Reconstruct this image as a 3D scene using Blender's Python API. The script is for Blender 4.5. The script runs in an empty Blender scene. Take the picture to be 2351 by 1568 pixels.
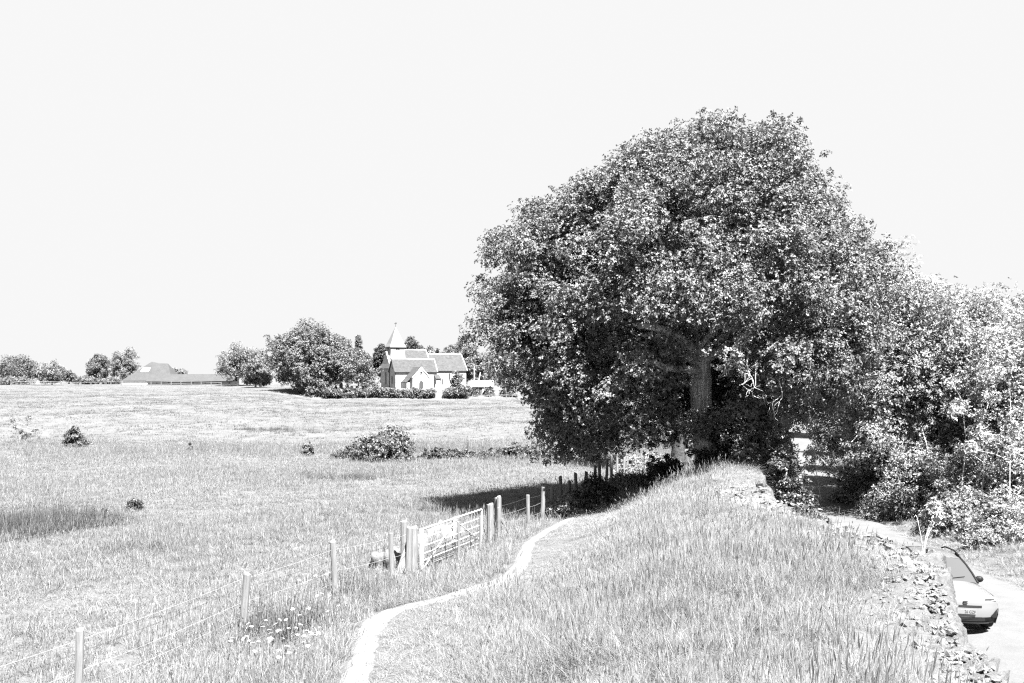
import bpy, math, random
import numpy as np
from mathutils import Vector, Matrix, Euler

R = math.radians
S = bpy.context.scene
C = S.collection

# ------------------------------------------------------------------ camera, sky, sun, exposure
EYE = 6.5
HOR, CX, F = 860.0, 1175.5, 2286.0          # horizon row, centre column and focal length on a 2351 x 1568 frame
cd = bpy.data.cameras.new('camera')
cam = bpy.data.objects.new('camera', cd)
C.objects.link(cam)
cam.location = (0, 0, EYE)
cam.rotation_euler = (R(90), 0, 0)
cd.sensor_width = 36.0
cd.lens = 36.0 * F / 2351.0
cd.shift_y = (HOR - 784.0) / 2351.0
cd.clip_start = 0.1
cd.clip_end = 8000
S.camera = cam

SUN_EL, SUN_TO = R(60), Vector((0.46, -0.888, 0)).normalized()
w = bpy.data.worlds.new('World')
S.world = w
w.use_nodes = True
wn, wl = w.node_tree.nodes, w.node_tree.links
wn.clear()
sky = wn.new('ShaderNodeTexSky')
sky.sky_type = 'NISHITA'
sky.sun_disc = False
sky.sun_elevation = SUN_EL
sky.sun_rotation = math.atan2(SUN_TO.x, SUN_TO.y)
sky.dust_density = 0.2
bw = wn.new('ShaderNodeRGBToBW')            # black-and-white film: the sky has no colour
cap = wn.new('ShaderNodeMath'); cap.operation = 'MINIMUM'
bg = wn.new('ShaderNodeBackground')
wo = wn.new('ShaderNodeOutputWorld')
wl.new(sky.outputs[0], bw.inputs[0])
wl.new(bw.outputs[0], cap.inputs[0])
wl.new(cap.outputs[0], bg.inputs[0])
wl.new(bg.outputs[0], wo.inputs[0])
SKY_STRENGTH = 0.05
SKY_CAP = 2.03
cap.inputs[1].default_value = SKY_CAP
bg.inputs[1].default_value = SKY_STRENGTH

sl = bpy.data.lights.new('sun', 'SUN')
sl.energy = 5.0
sl.angle = R(0.53)
sl.color = (1, 1, 1)
so = bpy.data.objects.new('sun', sl)
C.objects.link(so)
to_sun = Vector((SUN_TO.x * math.cos(SUN_EL), SUN_TO.y * math.cos(SUN_EL), math.sin(SUN_EL)))
so.rotation_euler = to_sun.to_track_quat('Z', 'Y').to_euler()
so.location = (20, -30, 60)

vs = S.view_settings
S.display_settings.display_device = 'sRGB'
vs.view_transform = 'Standard'
vs.look = 'None'
vs.gamma = 1.0
vs.use_curve_mapping = False
vs.exposure = 3.2
S.cycles.max_bounces = 5
S.cycles.diffuse_bounces = 2
S.cycles.glossy_bounces = 2
S.cycles.transmission_bounces = 4
S.cycles.transparent_max_bounces = 4
S.cycles.use_denoising = False
S.cycles.pixel_filter_type = 'BLACKMAN_HARRIS'
S.cycles.filter_width = 1.25
S.cycles.sample_clamp_indirect = 4

# ------------------------------------------------------------------ helpers
def gm(name, v, rough=0.8, var=0.0, noise=None, bump=None, transl=0.0, spec=0.3, inst=0.0, streak=None, metal=0.0):
    """grey material: value v, per-leaf variation var, noise=(scale, amount), bump=(scale, strength)"""
    m = bpy.data.materials.new(name)
    m.use_nodes = True
    n, l = m.node_tree.nodes, m.node_tree.links
    n.clear()
    out = n.new('ShaderNodeOutputMaterial')
    p = n.new('ShaderNodeBsdfPrincipled')
    p.inputs['Roughness'].default_value = rough
    p.inputs['Specular IOR Level'].default_value = spec
    p.inputs['Metallic'].default_value = metal
    p.inputs['Base Color'].default_value = (v, v, v, 1)
    cur = None
    def mul(sock, lo, hi):
        nonlocal cur
        r = n.new('ShaderNodeMapRange')
        r.inputs['To Min'].default_value = lo
        r.inputs['To Max'].default_value = hi
        l.new(sock, r.inputs['Value'])
        if cur is None:
            q = n.new('ShaderNodeMath'); q.operation = 'MULTIPLY'
            q.inputs[0].default_value = v
            l.new(r.outputs[0], q.inputs[1])
        else:
            q = n.new('ShaderNodeMath'); q.operation = 'MULTIPLY'
            l.new(cur, q.inputs[0]); l.new(r.outputs[0], q.inputs[1])
        cur = q.outputs[0]
    if var:
        g = n.new('ShaderNodeNewGeometry')
        mul(g.outputs['Random Per Island'], 1 - var, 1 + var)
    if inst:
        g = n.new('ShaderNodeObjectInfo')
        mul(g.outputs['Random'], 1 - inst, 1 + inst)
    tc = None
    def coords(scale=None):
        nonlocal tc
        if tc is None:
            tc = n.new('ShaderNodeTexCoord')
        if scale is None:
            return tc.outputs['Object']
        mp = n.new('ShaderNodeMapping')
        mp.inputs['Scale'].default_value = scale
        l.new(tc.outputs['Object'], mp.inputs['Vector'])
        return mp.outputs[0]
    if noise:
        for sc, am in (noise if isinstance(noise, list) else [noise]):
            t = n.new('ShaderNodeTexNoise')
            t.inputs['Detail'].default_value = 5
            t.inputs['Roughness'].default_value = 0.65
            if isinstance(sc, tuple):
                t.inputs['Scale'].default_value = 1.0
                l.new(coords(sc), t.inputs['Vector'])
            else:
                t.inputs['Scale'].default_value = sc
                l.new(coords(), t.inputs['Vector'])
            r = n.new('ShaderNodeMapRange')
            r.inputs['From Min'].default_value = 0.32
            r.inputs['From Max'].default_value = 0.68
            l.new(t.outputs[0], r.inputs['Value'])
            mul(r.outputs[0], 1 - am, 1 + am)
    if bump:
        t = n.new('ShaderNodeTexNoise')
        t.inputs['Detail'].default_value = 6
        t.inputs['Roughness'].default_value = 0.7
        if isinstance(bump[0], tuple):
            t.inputs['Scale'].default_value = 1.0
            l.new(coords(bump[0]), t.inputs['Vector'])
        else:
            t.inputs['Scale'].default_value = bump[0]
            l.new(coords(), t.inputs['Vector'])
        b = n.new('ShaderNodeBump')
        b.inputs['Strength'].default_value = 1.0
        b.inputs['Distance'].default_value = bump[1]
        l.new(t.outputs[0], b.inputs['Height'])
        l.new(b.outputs[0], p.inputs['Normal'])
    if cur is not None:
        l.new(cur, p.inputs['Base Color'])
    if transl:
        tr = n.new('ShaderNodeBsdfTranslucent')
        tr.inputs[0].default_value = (v, v, v, 1)
        if cur is not None:
            l.new(cur, tr.inputs[0])
        mx = n.new('ShaderNodeMixShader')
        mx.inputs[0].default_value = transl
        l.new(p.outputs[0], mx.inputs[1]); l.new(tr.outputs[0], mx.inputs[2])
        l.new(mx.outputs[0], out.inputs[0])
    else:
        l.new(p.outputs[0], out.inputs[0])
    return m

def mesh(name, V, Fc, mat, smooth=False):
    V = np.asarray(V, np.float32)
    me = bpy.data.meshes.new(name)
    if isinstance(Fc, np.ndarray):
        k = Fc.shape[1]
        me.vertices.add(len(V)); me.vertices.foreach_set('co', V.ravel())
        me.loops.add(Fc.size); me.loops.foreach_set('vertex_index', Fc.ravel().astype(np.int32))
        me.polygons.add(len(Fc))
        me.polygons.foreach_set('loop_start', (np.arange(len(Fc)) * k).astype(np.int32))
        me.update(calc_edges=True)
        if smooth:
            me.polygons.foreach_set('use_smooth', np.ones(len(Fc), bool))
    else:
        me.from_pydata([tuple(map(float, p)) for p in V], [], [tuple(f) for f in Fc])
        if smooth:
            me.polygons.foreach_set('use_smooth', [True] * len(me.polygons))
        me.update()
    if mat is not None:
        me.materials.append(mat)
    return me

def ob(name, me, parent=None, loc=None, rot=None, scale=None):
    o = bpy.data.objects.new(name, me)
    C.objects.link(o)
    if parent is not None:
        o.parent = parent
    if loc is not None: o.location = loc
    if rot is not None: o.rotation_euler = rot
    if scale is not None: o.scale = scale
    return o

def tag(o, label=None, cat=None, group=None, kind=None):
    if label: o['label'] = label
    if cat: o['category'] = cat
    if group: o['group'] = group
    if kind: o['kind'] = kind
    return o

def thing(name, label, cat, loc=(0, 0, 0), rz=0.0, group=None):
    o = bpy.data.objects.new(name, None)
    C.objects.link(o)
    o.location = loc
    o.rotation_euler = (0, 0, rz)
    o.empty_display_size = 0.3
    return tag(o, label, cat, group)

class MB:
    """collects polygons into one mesh"""
    def __init__(s): s.v, s.f = [], []
    def add(s, V, Fc):
        b = len(s.v)
        s.v += [tuple(map(float, p)) for p in V]
        s.f += [tuple(int(i) + b for i in f) for f in Fc]
        return s
    def box(s, lo, hi):
        x0, y0, z0 = lo; x1, y1, z1 = hi
        return s.add([(x0,y0,z0),(x1,y0,z0),(x1,y1,z0),(x0,y1,z0),(x0,y0,z1),(x1,y0,z1),(x1,y1,z1),(x0,y1,z1)],
                     [(0,3,2,1),(4,5,6,7),(0,1,5,4),(1,2,6,5),(2,3,7,6),(3,0,4,7)])
    def slab(s, pts, t):
        P = [Vector(p) for p in pts]
        nrm = (P[1] - P[0]).cross(P[2] - P[0]).normalized() * t
        n = len(P)
        V = [p + nrm for p in P] + [p - nrm * 0 for p in P]
        return s.add(V, [tuple(range(n)), tuple(range(2 * n - 1, n - 1, -1))] +
                     [(i, i + n, (i + 1) % n + n, (i + 1) % n) for i in range(n)])
    def prism(s, poly, a, b):
        """poly: list of 3D points; swept from +a to +b (vectors)"""
        n = len(poly)
        V = [Vector(p) + Vector(a) for p in poly] + [Vector(p) + Vector(b) for p in poly]
        return s.add(V, [tuple(range(n))[::-1], tuple(range(n, 2 * n))] +
                     [(i, (i + 1) % n, (i + 1) % n + n, i + n) for i in range(n)])
    def tube(s, pts, rad, sides=8, cap=True):
        V, Fc = tube(pts, rad, sides)
        Fc = [tuple(f) for f in Fc]
        if cap:
            n = len(pts)
            Fc.append(tuple(range(sides))[::-1]); Fc.append(tuple(range((n - 1) * sides, n * sides)))
        return s.add(V, Fc)
    def build(s, name, mat, parent=None, smooth=False, **k):
        return ob(name, mesh(name, s.v, s.f, mat, smooth), parent, **k)

def tube(pts, rad, sides=8, jag=0.0, rng=None):
    P = np.asarray(pts, float)
    n = len(P)
    rad = np.broadcast_to(np.asarray(rad, float), (n,))
    T = np.gradient(P, axis=0)
    T /= np.linalg.norm(T, axis=1, keepdims=True) + 1e-9
    ref = np.array([0.31, 0.95, 0.05]) if abs(T[0][1]) < 0.8 else np.array([1.0, 0.1, 0.05])
    A = np.cross(T, ref); A /= np.linalg.norm(A, axis=1, keepdims=True) + 1e-9
    B = np.cross(T, A)
    th = np.linspace(0, 2 * np.pi, sides, endpoint=False)
    rr = rad[:, None] * np.ones(sides)
    if jag and rng is not None:
        rr = rr * (1 + jag * rng.standard_normal((n, sides)))
    V = (P[:, None, :] + rr[..., None] * (np.cos(th)[None, :, None] * A[:, None, :] + np.sin(th)[None, :, None] * B[:, None, :])).reshape(-1, 3)
    i = np.arange(n - 1)[:, None] * sides
    j = np.arange(sides)[None, :]
    k = (j + 1) % sides
    Fc = np.stack([i + j, i + k, i + sides + k, i + sides + j], -1).reshape(-1, 4)
    return V, Fc

def join(parts):
    Vs, Fs, b = [], [], 0
    for V, Fc in parts:
        Vs.append(V); Fs.append(Fc + b); b += len(V)
    return np.concatenate(Vs), np.concatenate(Fs)

def unit(a):
    return a / (np.linalg.norm(a, axis=-1, keepdims=True) + 1e-9)

def leaf_quads(c, axis, nrm, L, W):
    """one folded rhombus per leaf"""
    axis = unit(axis)
    b = unit(np.cross(nrm, axis))
    nn = np.cross(axis, b)
    L = L[:, None]; W = W[:, None]
    fold = 0.16 * L
    V = np.stack([c, c + axis * L * 0.45 + b * W * 0.5 + nn * fold, c + axis * L, c + axis * L * 0.45 - b * W * 0.5 + nn * fold], 1).reshape(-1, 3)
    Fc = np.arange(len(V)).reshape(-1, 4)
    return V, Fc

def foliage(cent, crad, per, leaf, rng, out_from=None, rosette=5, flat=0.75, aspect=0.55, up=0.6):
    """leaf rosettes spread through clumps: cent (n,3), crad (n,)"""
    n = len(cent)
    m = np.maximum(2, (per * (crad / crad.mean()) ** 2).astype(int))
    idx = np.repeat(np.arange(n), m)
    N = len(idx)
    d = unit(rng.standard_normal((N, 3)))
    r = rng.random(N) ** 0.45
    off = d * (r * crad[idx])[:, None]
    off[:, 2] *= flat
    p = cent[idx] + off
    nr = 0.8 * d + np.array([0, 0, up]) + 0.55 * rng.standard_normal((N, 3))
    if out_from is not None:
        nr += 0.5 * unit(p - out_from)
    nr = unit(nr)
    t1 = unit(np.cross(nr, rng.standard_normal((N, 3))))
    t2 = np.cross(nr, t1)
    P = np.repeat(p, rosette, 0)
    NR = np.repeat(nr, rosette, 0)
    M = N * rosette
    th = np.tile(np.arange(rosette) * 2 * np.pi / rosette, N) + rng.normal(0, 0.35, M)
    ax = np.cos(th)[:, None] * np.repeat(t1, rosette, 0) + np.sin(th)[:, None] * np.repeat(t2, rosette, 0)
    ax = ax + NR * rng.normal(0.15, 0.35, M)[:, None]
    nl = NR + 0.45 * rng.standard_normal((M, 3))
    L = leaf * rng.uniform(0.65, 1.3, M)
    return leaf_quads(P + ax * (0.1 * leaf), ax, nl, L, L * aspect * rng.uniform(0.8, 1.2, M))

def limb(a, b, r0, r1, rng, n=9, wig=0.06, sag=0.0):
    a, b = np.asarray(a, float), np.asarray(b, float)
    t = np.linspace(0, 1, n)[:, None]
    L = np.linalg.norm(b - a)
    w_ = rng.standard_normal((n, 3)) * wig * L * (np.sin(np.pi * t))
    w_[1:-1] = (w_[:-2] + w_[1:-1] * 2 + w_[2:]) / 4
    P = a + (b - a) * t + w_ + np.array([0, 0, 1.0]) * (sag * L) * np.sin(np.pi * t)
    return P, np.linspace(r0, r1, n)

def dirnoise(rng, k=7, freq=3.0):
    W = rng.standard_normal((k, 3)) * freq
    ph = rng.uniform(0, 6.28, k)
    return lambda d: np.cos(d @ W.T + ph).mean(1) * 1.6

# ------------------------------------------------------------------ terrain
def ip(x, xs, ys): return np.interp(x, xs, ys)
def sst(x, a, b):
    t = np.clip((x - a) / (b - a), 0, 1)
    return t * t * (3 - 2 * t)
PATH = np.array([(-4, -2.29), (8, -2.4899999999999998), (16.3, -2.59), (18.45, -2.75), (20.3, -2.91), (21.45, -2.89), (22.25, -2.6), (22.5, -2.12), (22.5, -1.58), (23.05, -0.96), (23.4, -0.36), (24.3, 0.05), (25.8, 0.25), (27.3, 0.32), (29.2, 0.5), (30.9, 0.94), (33.6, 1.54), (36.15, 2.13), (37.75, 2.8), (38.45, 3.31), (36.5, 4.2), (40, 5.5), (46, 7.4), (55, 10.5), (70, 16.0), (90, 25.0)])
def path_x(y): return ip(y, PATH[:, 0], PATH[:, 1])
def edge_x(y): return ip(y, [0, 6, 10.7, 12.4, 13.5, 14.9, 16.6, 17.6, 20, 24, 27, 31, 36, 45, 60, 80], [4.6, 4.9, 5.15, 5.5, 5.9, 6.4, 7.1, 7.35, 7.3, 6.75, 6.9, 7.7, 9.0, 11.3, 15.2, 21.5])
def road_x(y): return ip(y, [-20, 20, 34, 42, 50, 60, 71, 83, 100, 130], [12.6, 12.9, 13.4, 13.7, 14.7, 17.0, 20.2, 24.0, 30.5, 44.0])
def field_z(x, y):
    a = x / np.maximum(y, 1.0)
    zc = ip(y, [-50, 35, 55, 71, 79, 120, 200, 221, 229, 300, 330, 600, 3500], [1.07, 1.07, 1.0, .78, .78, .85, .8, .9, 3.3, 3.5, 3.5, 0, -5])
    zl = ip(y, [-50, 35, 55, 71, 79, 120, 222, 300, 330, 600, 3500], [1.07, 1.07, 1.0, .78, .78, 1.4, 2.6, 3.45, 3.45, 0, -5])
    k = sst(a, -.26, -.19)
    z = zl * (1 - k) + zc * k
    amp = np.clip(y / 40, .3, 1.0) * np.clip((400 - y) / 100, 0, 1)
    z = z + amp * (.07 * np.sin(x * .31 + y * .13) + .06 * np.sin(x * .17 - y * .23 + 1.3) + .05 * np.sin(x * .73 + 2.0) * np.sin(y * .41))
    return z
def zg(x, y):
    x = np.asarray(x, float); y = np.asarray(y, float)
    z0 = field_z(x, y)
    px, xe, rx = path_x(y), edge_x(y), road_x(y)
    d = x - ip(y, [-4, 8, 14, 17, 20, 24, 28, 31.2, 33.4, 36, 40, 46, 55, 70, 90], [-1.8, -1.6, -1.3, -.9, -.05, .6, 1.15, 1.95, 2.9, 4.0, 5.5, 7.4, 10.5, 16, 25])
    fade = 1 - sst(y, 48, 72)
    gap = np.maximum(xe - px, 2.0)
    bank = ip(d, [-6, -3, -1.2, -.4, .4, 1.2, 3.4, 4.6], [0, .08, .45, .62, .68, .95, 1.95, 2.12]) * fade
    lump = (.06 * np.sin(x * 2.1 + y * .9) + .05 * np.sin(x * 1.3 - y * 2.3 + .7) + .04 * np.sin(y * 3.1 + x * 3.3)) * sst(d, .5, 2)
    zb = z0 + bank + lump * fade
    zb = zb + .2 * np.exp(-((y - 16.8) / 1.9) ** 2) * sst(x, xe - 1.3, xe - .45)
    dw = ip(y, [0, 25, 34, 45], [.55, .6, 2.0, 2.6])
    t = sst(x, xe - .25, xe + dw)
    t = np.clip(t * 1.0, 0, 1)
    d2 = x - (rx + 2.7)
    low = -.05 + .12 * sst(rx - 2.2 - x, .0, .8)
    right = ip(d2, [0, .5, 3, 8, 30, 100], [0, .16, .55, 1.3, 2.2, 3.5])
    far = sst(y, 85, 125)
    zr = (low + right) * (1 - far) + (z0 + right * .2) * far
    return zb * (1 - t) + zr * t

def spot(u, v):
    """the ground point seen at (u, v) of the 2351 x 1568 frame"""
    dx, dz = (u - CX) / F, -(v - HOR) / F
    Y = np.concatenate([np.arange(8, 80, .05), np.arange(80, 330, .25)])
    g = zg(dx * Y, Y) - (EYE + dz * Y)
    k = np.argmax(g >= 0)
    y = Y[k] if g[k] >= 0 else 300.0
    return float(dx * y), float(y), float(zg(dx * y, y))
def G(x, y): return float(zg(x, y))
def at(u, v, Y): return ((u - CX) / F * Y, Y, EYE - (v - HOR) / F * Y)

# ------------------------------------------------------------------ materials
M_ground = gm('meadow_soil', 0.062, .95, noise=[(.12, .1), (.35, .1), (2.5, .15), (14.0, .25)], bump=(9.0, .06))
M_grass = gm('pale_grass', 0.18, .6, var=.3, inst=.2, transl=.5, spec=.3)
M_grass_far = gm('field_grass', 0.158, .6, var=.25, inst=.2, transl=.5, spec=.3)
M_grass_hill = gm('hill_grass', 0.086, .7, var=.14, inst=.14, transl=.5, spec=.2)
M_reed = gm('dark_rush', 0.05, .6, var=.4, inst=.2, transl=.15)
M_path = gm('trodden_chalk', 0.1, .95, noise=[(1.5, .12), (9.0, .2), (30.0, .2)], bump=(16.0, .03))
M_road = gm('dusty_tarmac', 0.062, .9, noise=[(.25, .08), (1.3, .1), (30.0, .18)], bump=(40.0, .008))
M_oak = gm('oak_leaf', 0.09, .55, var=.4, transl=.13, spec=.25)
M_wood = gm('woodland_leaf', 0.15, .6, var=.4, transl=.25, spec=.25)
M_pale = gm('pale_leaf', 0.21, .55, var=.4, transl=.3, spec=.4)
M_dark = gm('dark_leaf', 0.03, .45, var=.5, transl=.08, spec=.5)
M_far = gm('far_leaf', 0.07, .6, var=.4, transl=.15, spec=.35)
M_farlight = gm('far_pale_leaf', 0.1, .6, var=.4, transl=.2, spec=.3)
M_scrub = gm('scrub_leaf', .05, .55, var=.45, transl=.12, spec=.4)
M_fardark = gm('yew_leaf', 0.025, .6, var=.4, transl=.05, spec=.3)
M_bark = gm('oak_bark', 0.36, .95, noise=[((12, 12, 1.4), .65)], bump=((14, 14, 1.3), .1))
M_barkivy = gm('ivy_clad_bark', .03, .9, noise=[(5.0, .6)], bump=(6.0, .15))
M_barkpale = gm('bare_bark', 0.32, .9, noise=[((10, 10, 3), .25)], bump=((20, 20, 6), .02))
M_deadwood = gm('dead_wood', 0.3, .9, noise=(8.0, .2))
M_timber = gm('weathered_timber', 0.1, .9, noise=[((22, 22, 2), .28)], bump=((30, 30, 3), .012))
M_timberdark = gm('dark_timber', 0.06, .9, noise=[((22, 22, 2), .3)], bump=((30, 30, 3), .012))
M_steel = gm('galvanised_steel', 0.25, .5, noise=(6.0, .12), spec=.5)
M_wire = gm('fence_wire', 0.17, .5, spec=.5)
M_wiredark = gm('rusty_wire', 0.03, .7)
M_tarp = gm('pale_sheeting', 0.075, .7, noise=(3.0, .12), bump=(7.0, .05))
M_flint = gm('flint_stone', 0.125, .8, noise=[(3.0, .35), (12., .3)], bump=(9.0, .05), inst=.25)
M_core = gm('mortar_rubble', 0.065, .95, noise=[(2.5, .25), (11.0, .35)], bump=(8.0, .09))
M_flower = gm('white_petal', 0.4, .7, transl=.2)
M_stem = gm('green_stem', 0.1, .7)
M_lime = gm('limewashed_wall', 0.22, .9, noise=[(.5, .08), (3.0, .08)])
M_flintwall = gm('flint_wall', 0.3, .95, noise=[(1.2, .2), (5.0, .2)])
M_tiles = gm('clay_roof_tile', 0.034, .9, noise=[(1.2, .2), ((2, 2, 7), .4)], bump=(5., .05))
M_shingle = gm('pale_shingle', 0.095, .8, noise=[((1, 1, 6), .1)])
M_board = gm('weatherboard', 0.15, .85, noise=[((1, 1, 9), .15)])
M_dark_glass = gm('dark_window', 0.012, .2, spec=.5)
M_iron = gm('dark_iron', 0.018, .6)
M_thatch = gm('thatch', 0.034, .95, noise=[(.6, .12), (4.0, .2)])
M_white = gm('white_paint', 0.6, .6)
M_oakdoor = gm('oak_door', 0.03, .8)
M_grave = gm('gravestone', 0.2, .9, noise=(3.0, .2))
M_paint = gm('white_car_paint', 0.088, .25, spec=.5)
M_glass = gm('car_glass', 0.04, .08, spec=.45)
M_black = gm('black_plastic', 0.006, .6, spec=.15)
M_tyre = gm('tyre_rubber', 0.01, .85)
M_plate = gm('plate_white', 0.12, .4)
M_ink = gm('plate_ink', 0.012, .5)
M_chrome = gm('headlamp_lens', 0.12, .15, spec=.8)
M_alloy = gm('alloy', 0.1, .35, metal=.8)
for m_ in (M_paint,):
    pb = [n for n in m_.node_tree.nodes if n.type == 'BSDF_PRINCIPLED'][0]
    pb.inputs['Coat Weight'].default_value = .6
    pb.inputs['Coat Roughness'].default_value = .08

# ------------------------------------------------------------------ ground sheet
def lines(segs):
    out = []
    for a, b, n in segs:
        out.append(np.linspace(a, b, n, endpoint=False))
    return np.concatenate(out)
gx = np.concatenate([lines([(-2500, -600, 8), (-600, -150, 18), (-150, -40, 40), (-40, -14, 40), (-14, 3, 62), (3, 12, 60), (12, 28, 60), (28, 60, 26), (60, 200, 20), (200, 2500, 10)]), [2500]])
gy = np.concatenate([lines([(-40, 6, 14), (6, 30, 110), (30, 50, 70), (50, 95, 80), (95, 205, 50), (205, 235, 40), (235, 420, 30), (420, 3400, 14)]), [3400]])
X, Y = np.meshgrid(gx, gy)
Z = zg(X, Y)
nx, ny = len(gx), len(gy)
V = np.stack([X, Y, Z], -1).reshape(-1, 3)
i = (np.arange(ny - 1)[:, None] * nx + np.arange(nx - 1)[None, :]).ravel()
Fc = np.stack([i, i + 1, i + nx + 1, i + nx], -1)
ground = tag(ob('ground', mesh('ground', V, Fc, M_ground, True)), 'pale grassy meadow rising from the raised bank towards the church', kind='structure')

def ribbon(name, xs, ys, half, zfun, lift, edge, mat, label, k=9):
    t = np.linspace(-1, 1, k)
    n = len(xs)
    P = np.stack([xs, ys], -1)
    T = unit(np.gradient(P, axis=0))
    Nn = np.stack([T[:, 1], -T[:, 0]], -1)
    XY = P[:, None, :] + Nn[:, None, :] * (t[None, :, None] * half[:, :1, None] if half.ndim == 2 else t[None, :, None] * half[:, None, None])
    z = zfun(XY[..., 0], XY[..., 1])
    prof = lift - (lift + edge) * np.abs(t) ** 4
    V = np.concatenate([XY, (z + prof)[..., None]], -1).reshape(-1, 3)
    i = (np.arange(n - 1)[:, None] * k + np.arange(k - 1)[None, :]).ravel()
    Fc = np.stack([i, i + 1, i + k + 1, i + k], -1)
    return tag(ob(name, mesh(name, V, Fc, mat, True)), label, kind='structure')
rg = np.random.default_rng(5)
yy = np.arange(8, 40, .12)
hw = np.interp(yy, [8, 14, 18, 21, 23, 26, 32, 36, 40], [.34, .3, .3, .34, .4, .26, .26, .25, .15])
hw = hw * (1 + .16 * np.sin(yy * 2.3) * np.sin(yy * 1.1 + 1) + .08 * np.sin(yy * 7.1))
ribbon('footpath', path_x(yy), yy, hw, zg, .035, .05, M_path, 'pale trodden footpath winding along the foot of the bank')
yy = np.concatenate([np.arange(-20, 60, .6), np.arange(60, 118, 1.2)])
hw = 2.55 + .1 * np.sin(yy * .9) + .06 * np.sin(yy * 2.7)
ribbon('road', road_x(yy), yy, hw, lambda x, y: np.zeros_like(x) + (zg(road_x(y), y) + .03), .03, .06, M_road, 'narrow sunlit lane running below the ruined wall', 11)

# ------------------------------------------------------------------ grass (one scattered mass per kind)
def tuft_mesh(name, mat, seed, blades, h, spread, wid, heads=0, lean=.45, segs=3):
    r = np.random.default_rng(seed)
    Vs, Fs = [], []
    b = 0
    for q in range(blades):
        a = r.uniform(0, 6.283); rr = spread * math.sqrt(r.random()) * .55
        base = np.array([math.cos(a) * rr, math.sin(a) * rr, -.03])
        hh = h * r.uniform(.45, 1.1)
        head = q < heads
        if head: hh = h * r.uniform(1.05, 1.5)
        la = a + r.normal(0, .9); ln = min(abs(r.normal(0, lean)), 1.7) * (.6 if head else 1)
        dirv = np.array([math.cos(la), math.sin(la), 0])
        side = np.array([-math.sin(la + r.normal(0, .8)), math.cos(la), 0]); side /= np.linalg.norm(side)
        ww = wid * r.uniform(.7, 1.3) * (.55 if head else 1)
        pts = []
        for s in range(segs + 1):
            t = s / segs
            c = base + np.array([0, 0, hh * (t - .25 * ln * t * t)]) + dirv * (hh * ln * t * t)
            wv = ww * (1 - t) ** .7 if not head else ww
            pts.append((c, wv))
        for s, (c, wv) in enumerate(pts):
            Vs += [c - side * wv * .5, c + side * wv * .5]
        for s in range(segs):
            k = b + s * 2
            Fs.append((k, k + 1, k + 3, k + 2))
        b += 2 * (segs + 1)
        if head:                                  # flower head: a slim spindle of two crossed blades
            c = pts[-1][0]; hl = .13 * r.uniform(.7, 1.3)
            for sd in (side, np.array([-side[1], side[0], 0])):
                Vs += [c, c + np.array([0, 0, hl * .4]) + sd * .008 + dirv * .01, c + np.array([0, 0, hl]) + dirv * .03, c + np.array([0, 0, hl * .4]) - sd * .008 + dirv * .01]
                Fs.append((b, b + 1, b + 2, b + 3)); b += 4
    return mesh(name, np.array(Vs), np.array(Fs), mat)

def scatter(name, P, sc, meshes, label, seed, tilt=.12):
    r = np.random.default_rng(seed)
    col = bpy.data.collections.new(name + '_source')
    for q, me in enumerate(meshes):
        col.objects.link(bpy.data.objects.new(name + '_blades', me))
    n = len(P)
    me = bpy.data.meshes.new(name)
    me.vertices.add(n); me.vertices.foreach_set('co', np.asarray(P, np.float32).ravel())
    a = me.attributes.new('rot', 'FLOAT_VECTOR', 'POINT')
    a.data.foreach_set('vector', np.stack([r.normal(0, tilt, n), r.normal(0, tilt, n), r.uniform(0, 6.283, n)], -1).astype(np.float32).ravel())
    a = me.attributes.new('siz', 'FLOAT_VECTOR', 'POINT')
    sc = np.asarray(sc, float)
    if sc.ndim == 1: sc = np.stack([sc, sc, sc], -1)
    a.data.foreach_set('vector', sc.astype(np.float32).ravel())
    a = me.attributes.new('pick', 'INT', 'POINT')
    a.data.foreach_set('value', r.integers(0, len(meshes), n).astype(np.int32))
    me.update()
    o = tag(ob(name, me), label, kind='stuff')
    ng = bpy.data.node_groups.new(name, 'GeometryNodeTree')
    ng.interface.new_socket('Geometry', in_out='INPUT', socket_type='NodeSocketGeometry')
    ng.interface.new_socket('Geometry', in_out='OUTPUT', socket_type='NodeSocketGeometry')
    N, Lk = ng.nodes, ng.links
    gi, go = N.new('NodeGroupInput'), N.new('NodeGroupOutput')
    ip_ = N.new('GeometryNodeInstanceOnPoints')
    ci = N.new('GeometryNodeCollectionInfo')
    ci.inputs['Collection'].default_value = col
    ci.inputs['Separate Children'].default_value = True
    ci.inputs['Reset Children'].default_value = True
    def attr(nm, ty):
        q = N.new('GeometryNodeInputNamedAttribute'); q.data_type = ty
        q.inputs['Name'].default_value = nm
        return q.outputs['Attribute']
    Lk.new(gi.outputs[0], ip_.inputs['Points'])
    Lk.new(ci.outputs[0], ip_.inputs['Instance'])
    ip_.inputs['Pick Instance'].default_value = True
    Lk.new(attr('pick', 'INT'), ip_.inputs['Instance Index'])
    Lk.new(attr('rot', 'FLOAT_VECTOR'), ip_.inputs['Rotation'])
    Lk.new(attr('siz', 'FLOAT_VECTOR'), ip_.inputs['Scale'])
    Lk.new(ip_.outputs[0], go.inputs[0])
    md = o.modifiers.new('scatter', 'NODES'); md.node_group = ng
    return o

def patchy(x, y, f=1.0, ph=0.0):
    return (np.sin(x * 1.7 * f + ph) * np.sin(y * 1.3 * f + 1 + ph) + np.sin(x * .63 * f - y * .9 * f + 2 + ph) + .6 * np.sin(x * 3.1 * f + y * 2.2 * f + ph)) / 2.0

def in_view(x, y, m=.02):
    return np.abs(x) < (.514 + m) * y + .6

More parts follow.
